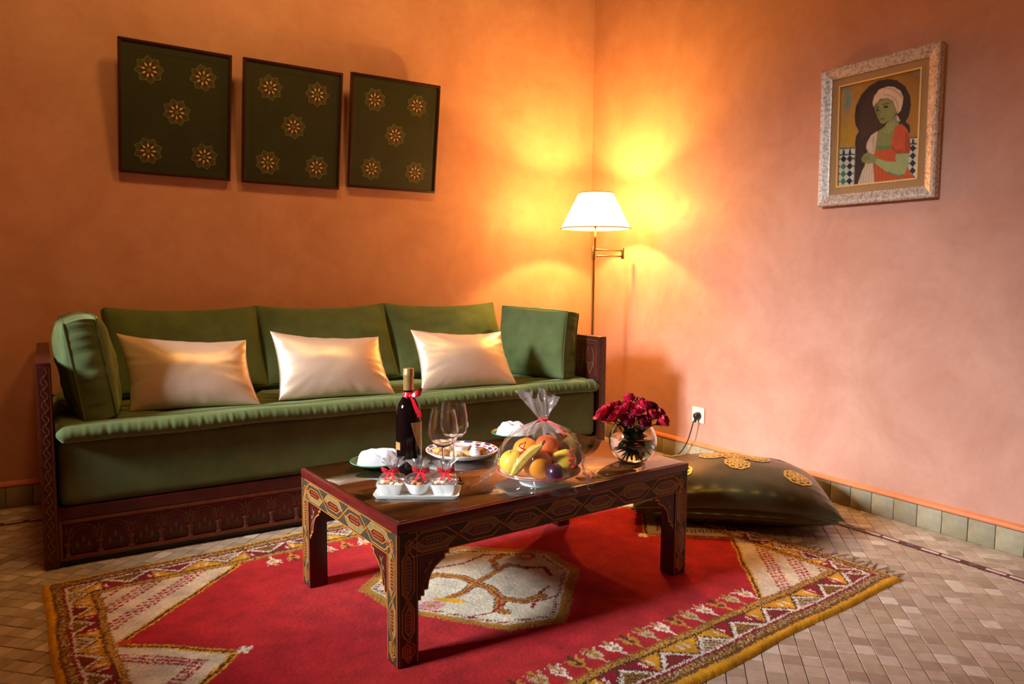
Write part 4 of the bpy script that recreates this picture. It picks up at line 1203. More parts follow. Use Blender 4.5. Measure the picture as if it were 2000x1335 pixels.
def favour(label, k, square, fill, seed, tie):
    z0 = 0.0058
    root = thing('wrapped_sweets', label, 'sweets', TC + Vector((0, 0, z0)) + RH * (-0.074 + 0.0735 * k) - FH * 0.004, (0, 0, VA), 'cellophane-wrapped sweet dishes')
    hb = 0.032
    b = MB()
    if square:
        def sq(h, z, r=0.006): return rr(h, h, z, 4, r)
        rg = [sq(0.024, 0.0), sq(0.0265, 0.004), sq(0.034, hb), sq(0.0325, hb), sq(0.024, 0.006)]
        n = len(rg[0]); vs = sum(rg, [])
        b.add(vs, [(q * n + i, q * n + (i + 1) % n, (q + 1) * n + (i + 1) % n, (q + 1) * n + i) for q in range(4) for i in range(n)] + [tuple(range(n - 1, -1, -1)), tuple(range(4 * n, 5 * n))])
    else:
        b.lathe([(0, 0), (0.020, 0), (0.025, 0.004), (0.035, hb * 0.7), (0.037, hb), (0.0355, hb), (0.024, 0.008), (0, 0.006)], 28)
    b.build('cup', MWHITE, root, auto=45)
    rs = np.random.default_rng(seed)
    sw = None
    for i in range(14):
        a = rs.uniform(0, 6.28); r = 0.026 * math.sqrt(rs.uniform(0, 1))
        q = MB(); s_ = rs.uniform(0.0065, 0.009)
        q.lathe([(0, -1 * s_), (0.7 * s_, -0.7 * s_), (s_, 0), (0.7 * s_, 0.7 * s_), (0, 0.9 * s_)], 8)
        o = q.build('sweet', CANDY[fill[int(rs.integers(len(fill)))]], root, smooth=True)
        o.location = (r * math.cos(a), r * math.sin(a), hb - 0.003 + 0.010 * (1 - r / 0.03) + rs.uniform(0, 0.004)); o.rotation_euler = (rs.uniform(-.6, .6), rs.uniform(-.6, .6), 0); o.scale = (1.25, 0.9, 0.8)
    # film: wraps the cup and is tied above
    ny = 0.064
    b = MB(); rows = 9; n = 48; P = np.zeros((rows, n + 1, 3))
    prof = [(0.030, 0.004), (0.035, 0.015), (0.0395, 0.030), (0.039, 0.038), (0.034, 0.046), (0.024, 0.053), (0.013, 0.058), (0.006, 0.062), (0.0045, ny)]
    for i, (r, z) in enumerate(prof):
        for j in range(n + 1):
            t = 2 * math.pi * j / n
            k2 = 1 + 0.05 * math.sin(9 * t + i) + 0.035 * math.sin(17 * t + 2 * i)
            if square and i < 5: k2 *= 1.0 / max(abs(math.cos(t)), abs(math.sin(t))) * 0.93
            P[i, j] = (r * k2 * math.cos(t) + tie[0] * max(0, (i - 3)) / 5, r * k2 * math.sin(t), z)
    b.grid(P); b.build('wrapping', MCELL, root, smooth=True)
    b = MB(); gather(b, 0.0045, ny, ny + 0.030, 0.026, 9, seed, tilt=(0.004, 0))
    for p in range(len(b.v)): b.v[p] = (b.v[p][0] + tie[0], b.v[p][1], b.v[p][2])
    b.build('gathered_top', MCELLW, root, smooth=True)
    bow(root, (tie[0] + tie[1], -0.007, ny), 0.024, seed)
    return root
favour('square white dish of orange sweets wrapped in cellophane with red ribbon, left on the tray', 0, True, [0, 3], 3, (0.006, -0.008))
favour('round white dish of brown sweets in cellophane with red ribbon, middle of the tray', 1, False, [1, 0], 5, (0.0, 0.010))
favour('square white dish of pale pink sweets in cellophane with red ribbon, right on the tray', 2, True, [2, 3], 8, (0.0, 0.006))

# plates with folded napkins
MGREENG = pm('green_glaze', S(34, 88, 60), 0.18, spec=0.6, var=0.25, scale=20)
MLINEN = pm('white_linen', S(212, 204, 210), 0.8, var=0.02, scale=30, sheen=0.2)
def plate_mesh(R, h, foot, th=0.004):
    return [(0, 0.0), (foot, 0.0), (foot + 0.003, 0.003), (R * 0.75, h * 0.45), (R, h), (R + 0.0015, h + 0.002), (R - 0.003, h + 0.003), (R * 0.72, h * 0.45 + th), (foot * 0.9, 0.004 + th * 0.4), (0, 0.004 + th * 0.4)]
def green_plate(label, c, R):
    root = thing('side_plate', label, 'plate', (c[0], c[1], ZTAB), group='green-glazed plates')
    b = MB(); b.lathe(plate_mesh(R, 0.016, R * 0.5), 48); b.build('dish', MGREENG, root, auto=60)
    b = MB(); b.tube([(R * math.cos(t), R * math.sin(t), 0.0185) for t in np.linspace(0, 6.2832, 49)[:-1]], 0.0018, 6, closed=True)
    b.build('rim_band', pm('pale_green_glaze', S(84, 142, 100), 0.2), root, smooth=True)
    return root
def napkin(label, c, w, d, h, seed, rot):
    P = np.zeros((40, 30, 3))
    for i in range(40):
        for j in range(30):
            u, v = i / 39 * 2 - 1, j / 29 * 2 - 1
            prof = (max(0, 1 - abs(u) ** 3.2) ** 0.45) * (max(0, 1 - abs(v) ** 3.0) ** 0.5)
            fold = 0.10 * math.sin(v * 7 + u * 2 + seed) + 0.16 * noise.noise(Vector((u * 2.2 + seed, v * 2.2, 1)))
            rx = 1 + 0.05 * noise.noise(Vector((v * 2 + seed, 3, 1)))
            P[i, j] = (u * w * rx * (1 - 0.12 * abs(v) ** 3), v * d * (1 - 0.12 * abs(u) ** 3), h * prof * (1 + fold * 2.0))
    b = MB(); b.grid(P); Bt = P.copy(); Bt[..., 2] = 0.0; b.grid(Bt[::-1])
    o = b.build('napkin', MLINEN, smooth=True, loc=c); o.rotation_euler = (0, 0, rot)
    return tag(o, label, 'napkin', 'folded white napkins')
P1 = Vector((-2.052, -1.508, ZTAB)); P1 = off((-2.092, -1.560, ZTAB), 0.0, 0.0)
green_plate('small green plate under a folded napkin, left of the wine bottle', P1, 0.083)
napkin('thick folded white napkin on the green plate left of the bottle', (P1.x + 0.006, P1.y - 0.004, ZTAB + 0.0105), 0.068, 0.048, 0.040, 1.7, VA + 0.1)
P2 = Vector((-1.478, -1.412, ZTAB))
green_plate('small green plate half hidden behind the wrapped fruit', P2, 0.083)
napkin('crumpled white napkin on the green plate behind the fruit', (P2.x - 0.004, P2.y, ZTAB + 0.0105), 0.060, 0.045, 0.040, 5.2, VA - 0.2)

# biscuit plate
CP = Vector((-1.796, -1.588, ZTAB))
m, nt, p, out = new_mat('painted_faience')
tc = N(nt, 'ShaderNodeTexCoord'); sx = N(nt, 'ShaderNodeSeparateXYZ'); nt.links.new(tc.outputs['Object'], sx.inputs[0])
at2 = N(nt, 'ShaderNodeMath', operation='ARCTAN2'); nt.links.new(sx.outputs['Y'], at2.inputs[0]); nt.links.new(sx.outputs['X'], at2.inputs[1])
mu = N(nt, 'ShaderNodeMath', operation='MULTIPLY'); mu.inputs[1].default_value = 9.0; nt.links.new(at2.outputs[0], mu.inputs[0])
sn = N(nt, 'ShaderNodeMath', operation='SINE'); nt.links.new(mu.outputs[0], sn.inputs[0])
ln_ = N(nt, 'ShaderNodeVectorMath', operation='LENGTH'); 
cb = N(nt, 'ShaderNodeCombineXYZ'); nt.links.new(sx.outputs['X'], cb.inputs[0]); nt.links.new(sx.outputs['Y'], cb.inputs[1]); nt.links.new(cb.outputs[0], ln_.inputs[0])
wv = N(nt, 'ShaderNodeMath', operation='MULTIPLY'); wv.inputs[1].default_value = 260.0; nt.links.new(ln_.outputs['Value'], wv.inputs[0])
s2 = N(nt, 'ShaderNodeMath', operation='SINE'); nt.links.new(wv.outputs[0], s2.inputs[0])
ad = N(nt, 'ShaderNodeMath', operation='MULTIPLY'); nt.links.new(sn.outputs[0], ad.inputs[0]); nt.links.new(s2.outputs[0], ad.inputs[1])
rp = N(nt, 'ShaderNodeValToRGB'); e = rp.color_ramp.elements; rp.color_ramp.interpolation = 'CONSTANT'
e[0].position = 0.0; e[0].color = S(40, 44, 120); e[1].position = 0.35; e[1].color = S(232, 228, 226)
q = e.new(0.78); q.color = S(206, 96, 60)
mr = N(nt, 'ShaderNodeMapRange', ins={1: -1.0, 2: 1.0, 3: 0.0, 4: 1.0}); nt.links.new(ad.outputs[0], mr.inputs[0]); nt.links.new(mr.outputs[0], rp.inputs['Fac'])
gt = N(nt, 'ShaderNodeMath', operation='GREATER_THAN'); gt.inputs[1].default_value = 0.078; nt.links.new(ln_.outputs['Value'], gt.inputs[0])
mx = N(nt, 'ShaderNodeMix', data_type='RGBA'); mx.inputs['A'].default_value = S(226, 226, 226)
nt.links.new(gt.outputs[0], mx.inputs['Factor']); nt.links.new(rp.outputs[0], mx.inputs['B']); nt.links.new(mx.outputs['Result'], p.inputs['Base Color'])
p.inputs['Roughness'].default_value = 0.12
MFAI = m
cp = thing('biscuit_plate', 'wide shallow plate with blue and red patterned rim full of biscuits', 'plate', CP)
b = MB(); b.lathe([(0.055, 0.004), (0.10, 0.012), (0.120, 0.024), (0.1225, 0.0265), (0.119, 0.027), (0.098, 0.017), (0.055, 0.008), (0, 0.007)], 56); b.build('painted_well', MFAI, cp, auto=60)
b = MB(); b.lathe([(0, 0.0), (0.058, 0.0), (0.062, 0.004), (0.102, 0.0105), (0.1225, 0.0240), (0.1225, 0.0262), (0.10, 0.0119), (0.055, 0.0039)], 56); b.build('white_underside', MWHITE, cp, auto=60)
MBIS = [pm('golden_biscuit', S(214, 160, 92), 0.8, var=0.2, scale=70, bump=0.4, bscale=150), pm('brown_biscuit', S(180, 108, 50), 0.8, var=0.25, scale=70, bump=0.4, bscale=150), pm('sugared_biscuit', S(232, 204, 156), 0.85, var=0.15, scale=70, bump=0.4, bscale=150)]
zc = ZTAB + 0.0085
def biscuit(k, a, d, z, r, h, mi, label, star=0, tilt=(0, 0)):
    b = MB()
    wob = (lambda t, i: 0.13 * math.cos(star * t)) if star else (lambda t, i: 0.05 * math.sin(3 * t + k))
    b.lathe([(0, 0), (r * 0.85, 0), (r, h * 0.3), (r * 0.96, h * 0.7), (r * 0.6, h), (0, h * 1.05)], 20, wob=wob)
    o = b.build('biscuit', MBIS[mi], smooth=True); o.location = off((CP.x, CP.y, zc), a, d, z); o.rotation_euler = (tilt[0], tilt[1], k)
    tag(o, label, 'biscuit', 'small biscuits on the patterned plate')
biscuit(0, -0.055, -0.035, 0.004, 0.020, 0.014, 1, 'brown biscuit at the front left of the biscuit plate')
biscuit(1, -0.015, -0.055, 0.006, 0.021, 0.015, 2, 'pale sugared biscuit at the front edge of the biscuit plate', 6)
biscuit(2, 0.018, -0.030, 0.003, 0.019, 0.014, 0, 'golden biscuit between the sauce bowl and the meringue', 5)
biscuit(3, -0.080, 0.004, 0.006, 0.019, 0.013, 0, 'golden biscuit seen through the wine glasses', 5)
biscuit(4, -0.060, 0.045, 0.004, 0.020, 0.013, 2, 'sugared biscuit at the back left of the biscuit plate', 6)
biscuit(5, 0.060, 0.020, 0.004, 0.022, 0.014, 1, 'brown biscuit to the right of the sauce bowl')
biscuit(6, 0.068, -0.025, 0.006, 0.018, 0.013, 1, 'brown biscuit beside the meringue at the right rim')
biscuit(7, 0.035, 0.055, 0.003, 0.020, 0.013, 0, 'golden biscuit at the back of the plate behind the sauce bowl')
bw = thing('sauce_bowl', 'tiny white bowl of amber sauce on the biscuit plate', 'bowl', off((CP.x, CP.y, zc), -0.004, 0.016, 0.0005))
b = MB(); b.lathe([(0, 0), (0.016, 0), (0.018, 0.003), (0.030, 0.022), (0.032, 0.027), (0.030, 0.027), (0.017, 0.006), (0, 0.005)], 30); b.build('bowl_body', MWHITE, bw, auto=60)
b = MB(); b.lathe([(0.026, 0.0195), (0.0, 0.0205)], 26); b.lathe([(0, 0.018), (0.0255, 0.018), (0.026, 0.0195)], 26); b.build('amber_sauce', pm('amber_honey', S(176, 92, 24), 0.12, var=0.15, scale=60), bw, smooth=True)
b = MB()
for k in range(5):
    zz = 0.006 + 0.0075 * k; r = 0.021 - 0.0035 * k
    b.lathe([(0, zz - 0.006), (r * 0.8, zz - 0.005), (r, zz), (r * 0.8, zz + 0.005), (0, zz + 0.007)], 18, wob=lambda t, i: 0.10 * math.cos(7 * t + i))
o = b.build('meringue', pm('white_meringue', S(246, 236, 226), 0.7), smooth=True); o.location = off((CP.x, CP.y, zc), 0.046, -0.042, 0.006)
tag(o, 'white piped meringue at the front right of the biscuit plate', 'meringue')

# ------------------------------------------------------------------ wrapped fruit
FP = Vector((-1.752, -1.985, ZTAB))
fp = thing('fruit_plate', 'footed white plate with a red rim under the wrapped fruit', 'plate', FP)
b = MB(); b.lathe([(0, 0.0), (0.056, 0.0), (0.0575, 0.003), (0.052, 0.014), (0.060, 0.018), (0.100, 0.026), (0.124, 0.038), (0.1255, 0.040), (0.123, 0.0415), (0.098, 0.030), (0.05, 0.021), (0, 0.020)], 56)
b.build('dish', MWHITE, fp, auto=60)
b = MB(); b.lathe([(0.1165, 0.0360), (0.1250, 0.0400), (0.1262, 0.0412), (0.1235, 0.0428), (0.1165, 0.0392)], 56); b.build('red_rim', pm('red_glaze', S(178, 44, 52), 0.2, var=0.1, scale=40), fp, smooth=True)
FB = (FP.x, FP.y, ZTAB)
def fruit_body(b, r, sq=1.0, dimple=0.16, n=20, m=24, pear=0.0, tw=0.0):
    P = np.zeros((n, m + 1, 3))
    for i in range(n):
        th = math.pi * i / (n - 1)
        for j in range(m + 1):
            t = 2 * math.pi * j / m
            rad = r * math.sin(th) * (1 + 0.02 * math.cos(5 * t) * math.sin(th)) * (1 - pear * max(0, math.cos(th)) ** 0.8)
            z = r * sq * math.cos(th) * (1 + pear * 0.7 * max(0, math.cos(th)))
            z -= r * dimple * math.exp(-(math.sin(th) / 0.28) ** 2) * (1 if math.cos(th) > 0 else -0.5)
            P[i, j] = (rad * math.cos(t), rad * math.sin(t), z)
    b.grid(P)
def fruit(name, label, cat, a, d, z, r, mat, sq=0.95, dimple=0.16, rot=(0, 0, 0), pear=0.0, stem=True, group='fruit under the cellophane'):
    root = thing(name, label, cat, off(FB, a, d, z), rot, group)
    b = MB(); fruit_body(b, r, sq, dimple, pear=pear); b.build('flesh', mat, root, smooth=True)
    if stem:
        zz = r * sq * (1 + 0.7 * pear) * (1 - dimple) - 0.002
        b = MB(); b.tube([(0, 0, zz - 0.004), (0.001, 0, zz + 0.006), (0.004, 0.001, zz + 0.013)], 0.0014, 6); b.build('stalk', MWOODL, root, smooth=True)
    return root
MAPP = pm('yellow_apple', S(232, 206, 74), 0.35, var=0.12, scale=18, col2=S(222, 180, 52))
MORA = pm('orange_peel', S(240, 150, 24), 0.45, var=0.08, scale=12, bump=0.5, bscale=260)
MTAN = pm('red_orange_peel', S(222, 96, 30), 0.45, var=0.1, scale=12, bump=0.5, bscale=260)
MPLUM = pm('plum_skin', S(64, 24, 48), 0.3, var=0.35, scale=16)
MPEAR = pm('mottled_pear', S(112, 92, 34), 0.5, col2=S(156, 122, 52), scale=26)
fruit('apple', 'yellow apple at the left of the wrapped fruit', 'apple', -0.078, -0.012, 0.064, 0.038, MAPP, rot=(0.1, -0.3, 0))
fruit('apple', 'yellow apple at the front right above the plum', 'apple', 0.072, -0.018, 0.068, 0.039, MAPP, rot=(-0.3, 0.3, 1))
fruit('orange', 'large bright orange at the front centre of the fruit plate', 'orange', -0.006, -0.045, 0.068, 0.044, MORA, 0.96, 0.05, (0.9, 0.2, 0), stem=False)
fruit('orange', 'orange behind the banana at the back left of the fruit', 'orange', -0.036, 0.045, 0.084, 0.041, MORA, 0.96, 0.05, (0.4, 0.1, 0), stem=False)
fruit('tangerine', 'red-orange tangerine at the top middle of the fruit', 'tangerine', 0.026, 0.012, 0.108, 0.036, MTAN, 0.9, 0.08, (0.2, 0.2, 0), stem=False)
fruit('plum', 'dark purple plum at the front of the fruit plate', 'plum', 0.043, -0.085, 0.052, 0.026, MPLUM, 1.05, 0.08, (0.4, 0.1, 0), stem=False)
fruit('pear', 'mottled brown-green pear at the right of the wrapped fruit', 'pear', 0.098, 0.050, 0.082, 0.044, MPEAR, 1.1, 0.08, (0.2, 0.35, 0.6), pear=0.35)
def banana():
    root = thing('banana', 'ripe speckled banana lying diagonally over the front of the fruit', 'banana', off(FB, -0.045, -0.075, 0.05), (0, 0, VA), 'fruit under the cellophane')
    pts, rad = [], []
    for k in range(15):
        f = k / 14
        pts.append((-0.036 + 0.088 * f, -0.012 + 0.010 * math.sin(f * 3.1), -0.008 + 0.092 * f + 0.010 * math.sin(f * 3.14)))
        rad.append(0.0155 * (min(1, 0.35 + f * 3.2) if f < 0.3 else (1 if f < 0.75 else max(0.28, 1 - (f - 0.75) * 2.9))))
    b = MB(); b.tube(pts, rad, 7); b.build('peel', pm('banana_peel', S(226, 186, 66), 0.45, col2=S(170, 126, 44), scale=40), root, auto=35)
    b = MB(); b.tube([pts[-1], (pts[-1][0] + 0.006, pts[-1][1], pts[-1][2] + 0.012)], [0.0042, 0.0036], 6); b.build('stalk', MWOODL, root)
banana()
def fruit_wrap():
    root = thing('cellophane_wrap', 'clear crinkled cellophane gathered over the fruit and tied with red ribbon', 'cellophane', FP + Vector((0, 0, 0.0)), (0, 0, VA))
    n = 96
    # profile: skirt spreading over the table, up round the rim, over the fruit, into the neck
    prof = [(0.150, 0.004), (0.142, 0.016), (0.134, 0.034), (0.131, 0.052), (0.129, 0.075), (0.122, 0.100), (0.108, 0.124), (0.085, 0.146), (0.055, 0.163), (0.028, 0.176), (0.013, 0.186), (0.010, 0.192)]
    pf = np.array(prof); tq = np.linspace(0, len(prof) - 1, 34)
    prof34 = list(zip(np.interp(tq, np.arange(len(prof)), pf[:, 0]), np.interp(tq, np.arange(len(prof)), pf[:, 1]), tq))
    P = np.zeros((len(prof34), n + 1, 3)); nx_, ny_ = 0.012, 0.0; rj = np.random.default_rng(5)
    for ii_, (r, z, i) in enumerate(prof34):
        f = i / (len(prof) - 1)
        jj = rj.normal(0, 1, (n, 2))
        for j in range(n + 1):
            t = 2 * math.pi * (j % n) / n
            wv = 0.020 * math.sin(11 * t + 1) + 0.024 * math.sin(19 * t + 0.8 * i) + 0.03 * noise.noise(Vector((math.cos(t) * 3, math.sin(t) * 3, i * 0.7)))
            wv += 0.05 * abs(noise.noise(Vector((math.cos(t) * 5 + 7, math.sin(t) * 5, i * 0.9)))) + 0.007 * jj[j % n, 0]
            k = 1 + wv * (1 if i > 2 else 2.0)
            if i < 3:      # the loose corners of the sheet reach further out
                k += (0.22 * max(0, math.cos(t - 3.65)) ** 6 + 0.10 * max(0, math.cos(t - 0.25)) ** 8 + 0.06 * max(0, math.cos(t - 5.5)) ** 8) * (3 - i) / 2
            P[ii_, j] = (r * k * math.cos(t) + nx_ * f, r * k * math.sin(t) + ny_ * f, max(0.002, z + (0.004 * math.sin(13 * t + i) if i > 3 else 0) + 0.0012 * jj[j % n, 1]))
    b = MB(); b.grid(P); b.build('draped_film', film_mat('clear_cellophane', (0.99, 0.985, 0.985, 1), ior=1.38, rough=0.06, whiten=0.02), root, smooth=True)
    # white crumpled gathers near the neck
    rows, n2 = 6, 72; Q = np.zeros((rows, n2 + 1, 3))
    for i in range(rows):
        f = i / (rows - 1)
        for j in range(n2 + 1):
            t = 2 * math.pi * (j % n2) / n2
            r = (0.058 * (1 - f) ** 0.9 + 0.008) * (1 + 0.26 * (1 - f) * math.sin(9 * t) + 0.16 * (1 - f) * math.sin(16 * t + 1))
            Q[i, j] = (nx_ + r * math.cos(t), r * math.sin(t), 0.163 + 0.027 * f - 0.014 * (1 - f) * abs(math.sin(4.5 * t)))
    b = MB(); b.grid(Q); b.build('gathered_folds', film_mat('white_film_folds', (0.98, 0.97, 0.975, 1), ior=2.1, rough=0.09, whiten=0.2), root, smooth=True)
    b = MB(); gather(b, 0.010, 0.190, 0.262, 0.046, 7, 21, n=120, rows=12, tilt=(-0.014, 0.0), crumple=0.22)
    b2 = [(x + nx_, y, z) for x, y, z in b.v]; b.v = b2
    b.build('gathered_top', MCELLW, root, smooth=True)
    rb = MB(); rb.tube([(nx_ + 0.0125 * math.cos(t), 0.0125 * math.sin(t), 0.190) for t in np.linspace(0, 6.2832, 21)[:-1]], 0.003, 6, closed=True)
    for sg, ln_ in ((-1, 0.050), (1, 0.070)):
        pts = []
        for k in range(26):
            f = k / 25
            pts.append((nx_ + sg * (0.010 + ln_ * f), -0.022 - 0.05 * f + 0.0, 0.188 + 0.010 * math.sin(f * 3) - 0.075 * f ** 1.5))
        Pp = np.zeros((26, 2, 3))
        for k, p_ in enumerate(pts):
            curl = 0.0 if k < 16 else (k - 16) * 0.9
            ww = 0.0022
            o1 = np.array((0.3 * math.cos(curl), math.sin(curl) * 0.6, 1.0 * math.cos(curl * 0.5))) * ww
            Pp[k, 0] = np.array(p_) - o1; Pp[k, 1] = np.array(p_) + o1
        rb.grid(Pp); rb.grid(Pp[::-1] + np.array((0, -0.0006, 0.0004)))
    # curled ends
    for cx, cz in ((-0.050, 0.138), (0.092, 0.118)):
        hp = [(cx + 0.010 * math.cos(q * 1.1), -0.072 + 0.006 * math.sin(q * 1.1) if cz < 0.2 else -0.03, cz - 0.0042 * q) for q in range(14)]
        rb.tube(hp, 0.0022, 5)
    rb.build('ribbon', MREDRIB, root, smooth=True)
fruit_wrap()

# ------------------------------------------------------------------ vase of roses
VC = Vector((-1.333, -1.928, ZTAB))
vase = thing('rose_vase', 'round clear glass bowl vase half full of water', 'vase', VC)
RV = 0.0795; zc_ = 0.068
def sph(r, a0, a1, n=22): return [(max(0.0, r * math.sin(math.radians(t))), zc_ - r * math.cos(math.radians(t))) for t in np.linspace(a0, a1, n)]
oo = [(0, 0.0), (0.030, 0.0)] + [q for q in sph(RV, 30, 143) if q[1] > 0.0003]
ii = [(r, z) for r, z in sph(RV - 0.0032, 0, 143)]
ii = [(r, max(z, 0.006)) for r, z in ii]
b = MB(); b.lathe(oo + list(reversed(ii)), 56); b.build('glass_bowl', glass_mat('clear_glass', (0.99, 1, 0.995, 1), 1.45), vase, auto=70)
wz = 0.086
wi = [(r - 0.0006 if r > 0.001 else 0, max(z, 0.0066)) for r, z in sph(RV - 0.0034, 0, 180, 40) if z < wz]
b = MB(); b.lathe(wi + [(0, wi[-1][1])], 48); b.build('water', glass_mat('water', (0.96, 0.985, 0.97, 1), 1.33), vase, auto=50)
MROSE = pm('crimson_petal', S(186, 12, 46), 0.5, var=0.25, scale=45, sheen=0.35, sheen_tint=S(255, 120, 160))
MROSED = pm('deep_crimson_petal', S(140, 8, 36), 0.5, var=0.25, scale=45, sheen=0.3, sheen_tint=S(255, 120, 160))
MSTEM = pm('rose_stem', S(70, 104, 48), 0.5, var=0.2, scale=60)
MLEAF = pm('dark_rose_leaf', S(30, 62, 34), 0.4, var=0.3, scale=40)
def petal(b, R, h, width, open_, a, z0, curl):
    P = np.zeros((7, 7, 3))
    for i in range(7):
        f = i / 6
        for j in range(7):
            g = j / 6 * 2 - 1
            wd = width * math.sin(math.pi * (0.18 + 0.62 * f)) ** 0.8
            ang = a + g * wd
            r = R * (0.25 + 0.95 * math.sin(min(1.0, f * 1.25) * math.pi / 2) - 0.25 * f * (1 - open_)) + curl * f ** 4
            r *= 1 - 0.05 * g * g
            P[i, j] = (r * math.cos(ang), r * math.sin(ang), z0 + h * f * (1 - 0.13 * g * g * f) - curl * 0.25 * f ** 5)
    b.grid(P); b.grid(P[::-1] * np.array([0.965, 0.965, 1.0]))
def rose_mesh(kind):
    b = MB()
    if kind == 0: specs = [(0.0075, 0.036, 3, 1.2, 0.0, 0.0), (0.0118, 0.035, 3, 1.15, 0.1, 0.0015), (0.0152, 0.033, 4, 1.0, 0.2, 0.003), (0.0175, 0.028, 4, 0.95, 0.35, 0.006)]
    else: specs = [(0.0075, 0.034, 3, 1.2, 0.1, 0.001), (0.0125, 0.034, 4, 1.1, 0.3, 0.003), (0.0175, 0.033, 5, 0.9, 0.6, 0.006), (0.0225, 0.030, 5, 0.85, 0.9, 0.010)]
    for L_, (R, h, n_, w_, op, cu) in enumerate(specs):
        for k in range(n_): petal(b, R, h, w_, op, k * 6.283 / n_ + L_ * 0.8, 0.0, cu)
    o = b.build('bloom', MROSE, smooth=True); me = o.data; bpy.data.objects.remove(o); return me
def sepal_mesh():
    b = MB()
    for k in range(5):
        a = k * 1.2566; P = np.zeros((5, 2, 3))
        for i in range(5):
            f = i / 4; r = 0.004 + 0.015 * f; wd = 0.0045 * (1 - f) + 0.0004; z = -0.001 + 0.006 * math.sin(f * 2.2)
            P[i, 0] = (r * math.cos(a) - wd * math.sin(a), r * math.sin(a) + wd * math.cos(a), z)
            P[i, 1] = (r * math.cos(a) + wd * math.sin(a), r * math.sin(a) - wd * math.cos(a), z)
        b.grid(P); b.grid(P[::-1] - np.array([0, 0, 0.0008]))
    b.lathe([(0, -0.008), (0.004, -0.006), (0.006, 0), (0.0055, 0.004), (0, 0.004)], 10)
    o = b.build('sepals', MSTEM, smooth=True); me = o.data; bpy.data.objects.remove(o); return me
RM = [rose_mesh(0), rose_mesh(1)]; RMD = []
for me in RM:
    c2 = me.copy(); c2.materials[0] = MROSED; RMD.append(c2)
SEP = sepal_mesh()
def leaf(b, base, d, ln, w, seed):
    base = Vector(base); d = Vector(d).normalized(); s_ = d.cross(Vector((0, 0, 1)))
    if s_.length < 0.1: s_ = Vector((1, 0, 0))
    s_.normalize(); up = s_.cross(d)
    P = np.zeros((6, 3, 3))
    for i in range(6):
        f = i / 5; wd = w * math.sin(math.pi * (0.06 + 0.9 * f))
        c = base + d * ln * f - Vector((0, 0, 1)) * 0.25 * ln * f * f
        P[i, 0] = c - s_ * wd + up * wd * 0.3; P[i, 1] = c; P[i, 2] = c + s_ * wd + up * wd * 0.3
    b.grid(P); b.grid(P[::-1] - np.array(up) * 0.0007)
# heads: offset right, away, up from the vase centre; kind; tone; label
heads = [(-0.098, -0.012, 0.158, 1, 0, 'large open crimson rose at the far left of the bouquet'),
         (-0.072, -0.030, 0.152, 1, 0, 'open crimson rose at the lower left, tucked beside the largest bloom'),
         (-0.066, 0.008, 0.176, 0, 0, 'crimson rosebud at the upper left of the bouquet'),
         (-0.046, -0.040, 0.166, 0, 0, 'bright crimson rosebud facing the room left of centre'),
         (-0.024, -0.058, 0.142, 0, 1, 'dark crimson bud hanging low at the front left of the vase mouth'),
         (-0.020, -0.012, 0.184, 0, 0, 'crimson rose in the upper middle left of the bouquet'),
         (-0.010, 0.030, 0.200, 0, 0, 'topmost crimson rosebud of the bouquet'),
         (0.000, -0.040, 0.170, 1, 0, 'half-open crimson rose in the centre of the bouquet'),
         (0.022, -0.062, 0.140, 0, 1, 'dark crimson bud hanging low at the front right of the vase mouth'),
         (0.030, -0.020, 0.186, 0, 0, 'bright crimson rosebud in the upper middle right'),
         (0.028, 0.030, 0.186, 0, 1, 'dark crimson rosebud at the back behind the centre of the bouquet'),
         (0.052, -0.038, 0.162, 0, 0, 'crimson rosebud right of the centre of the bouquet'),
         (0.060, 0.004, 0.178, 0, 1, 'dark crimson rose at the upper right of the bouquet'),
         (0.082, -0.012, 0.160, 0, 1, 'dark crimson rose at the right edge of the bouquet'),
         (0.086, -0.036, 0.140, 0, 0, 'crimson rosebud drooping at the lower right over the vase rim'),
         (-0.045, 0.045, 0.172, 0, 1, 'dark crimson rose at the back left of the bouquet'),
         (0.066, 0.042, 0.164, 0, 1, 'dark crimson rose at the back right of the bouquet')]
rs = np.random.default_rng(11)
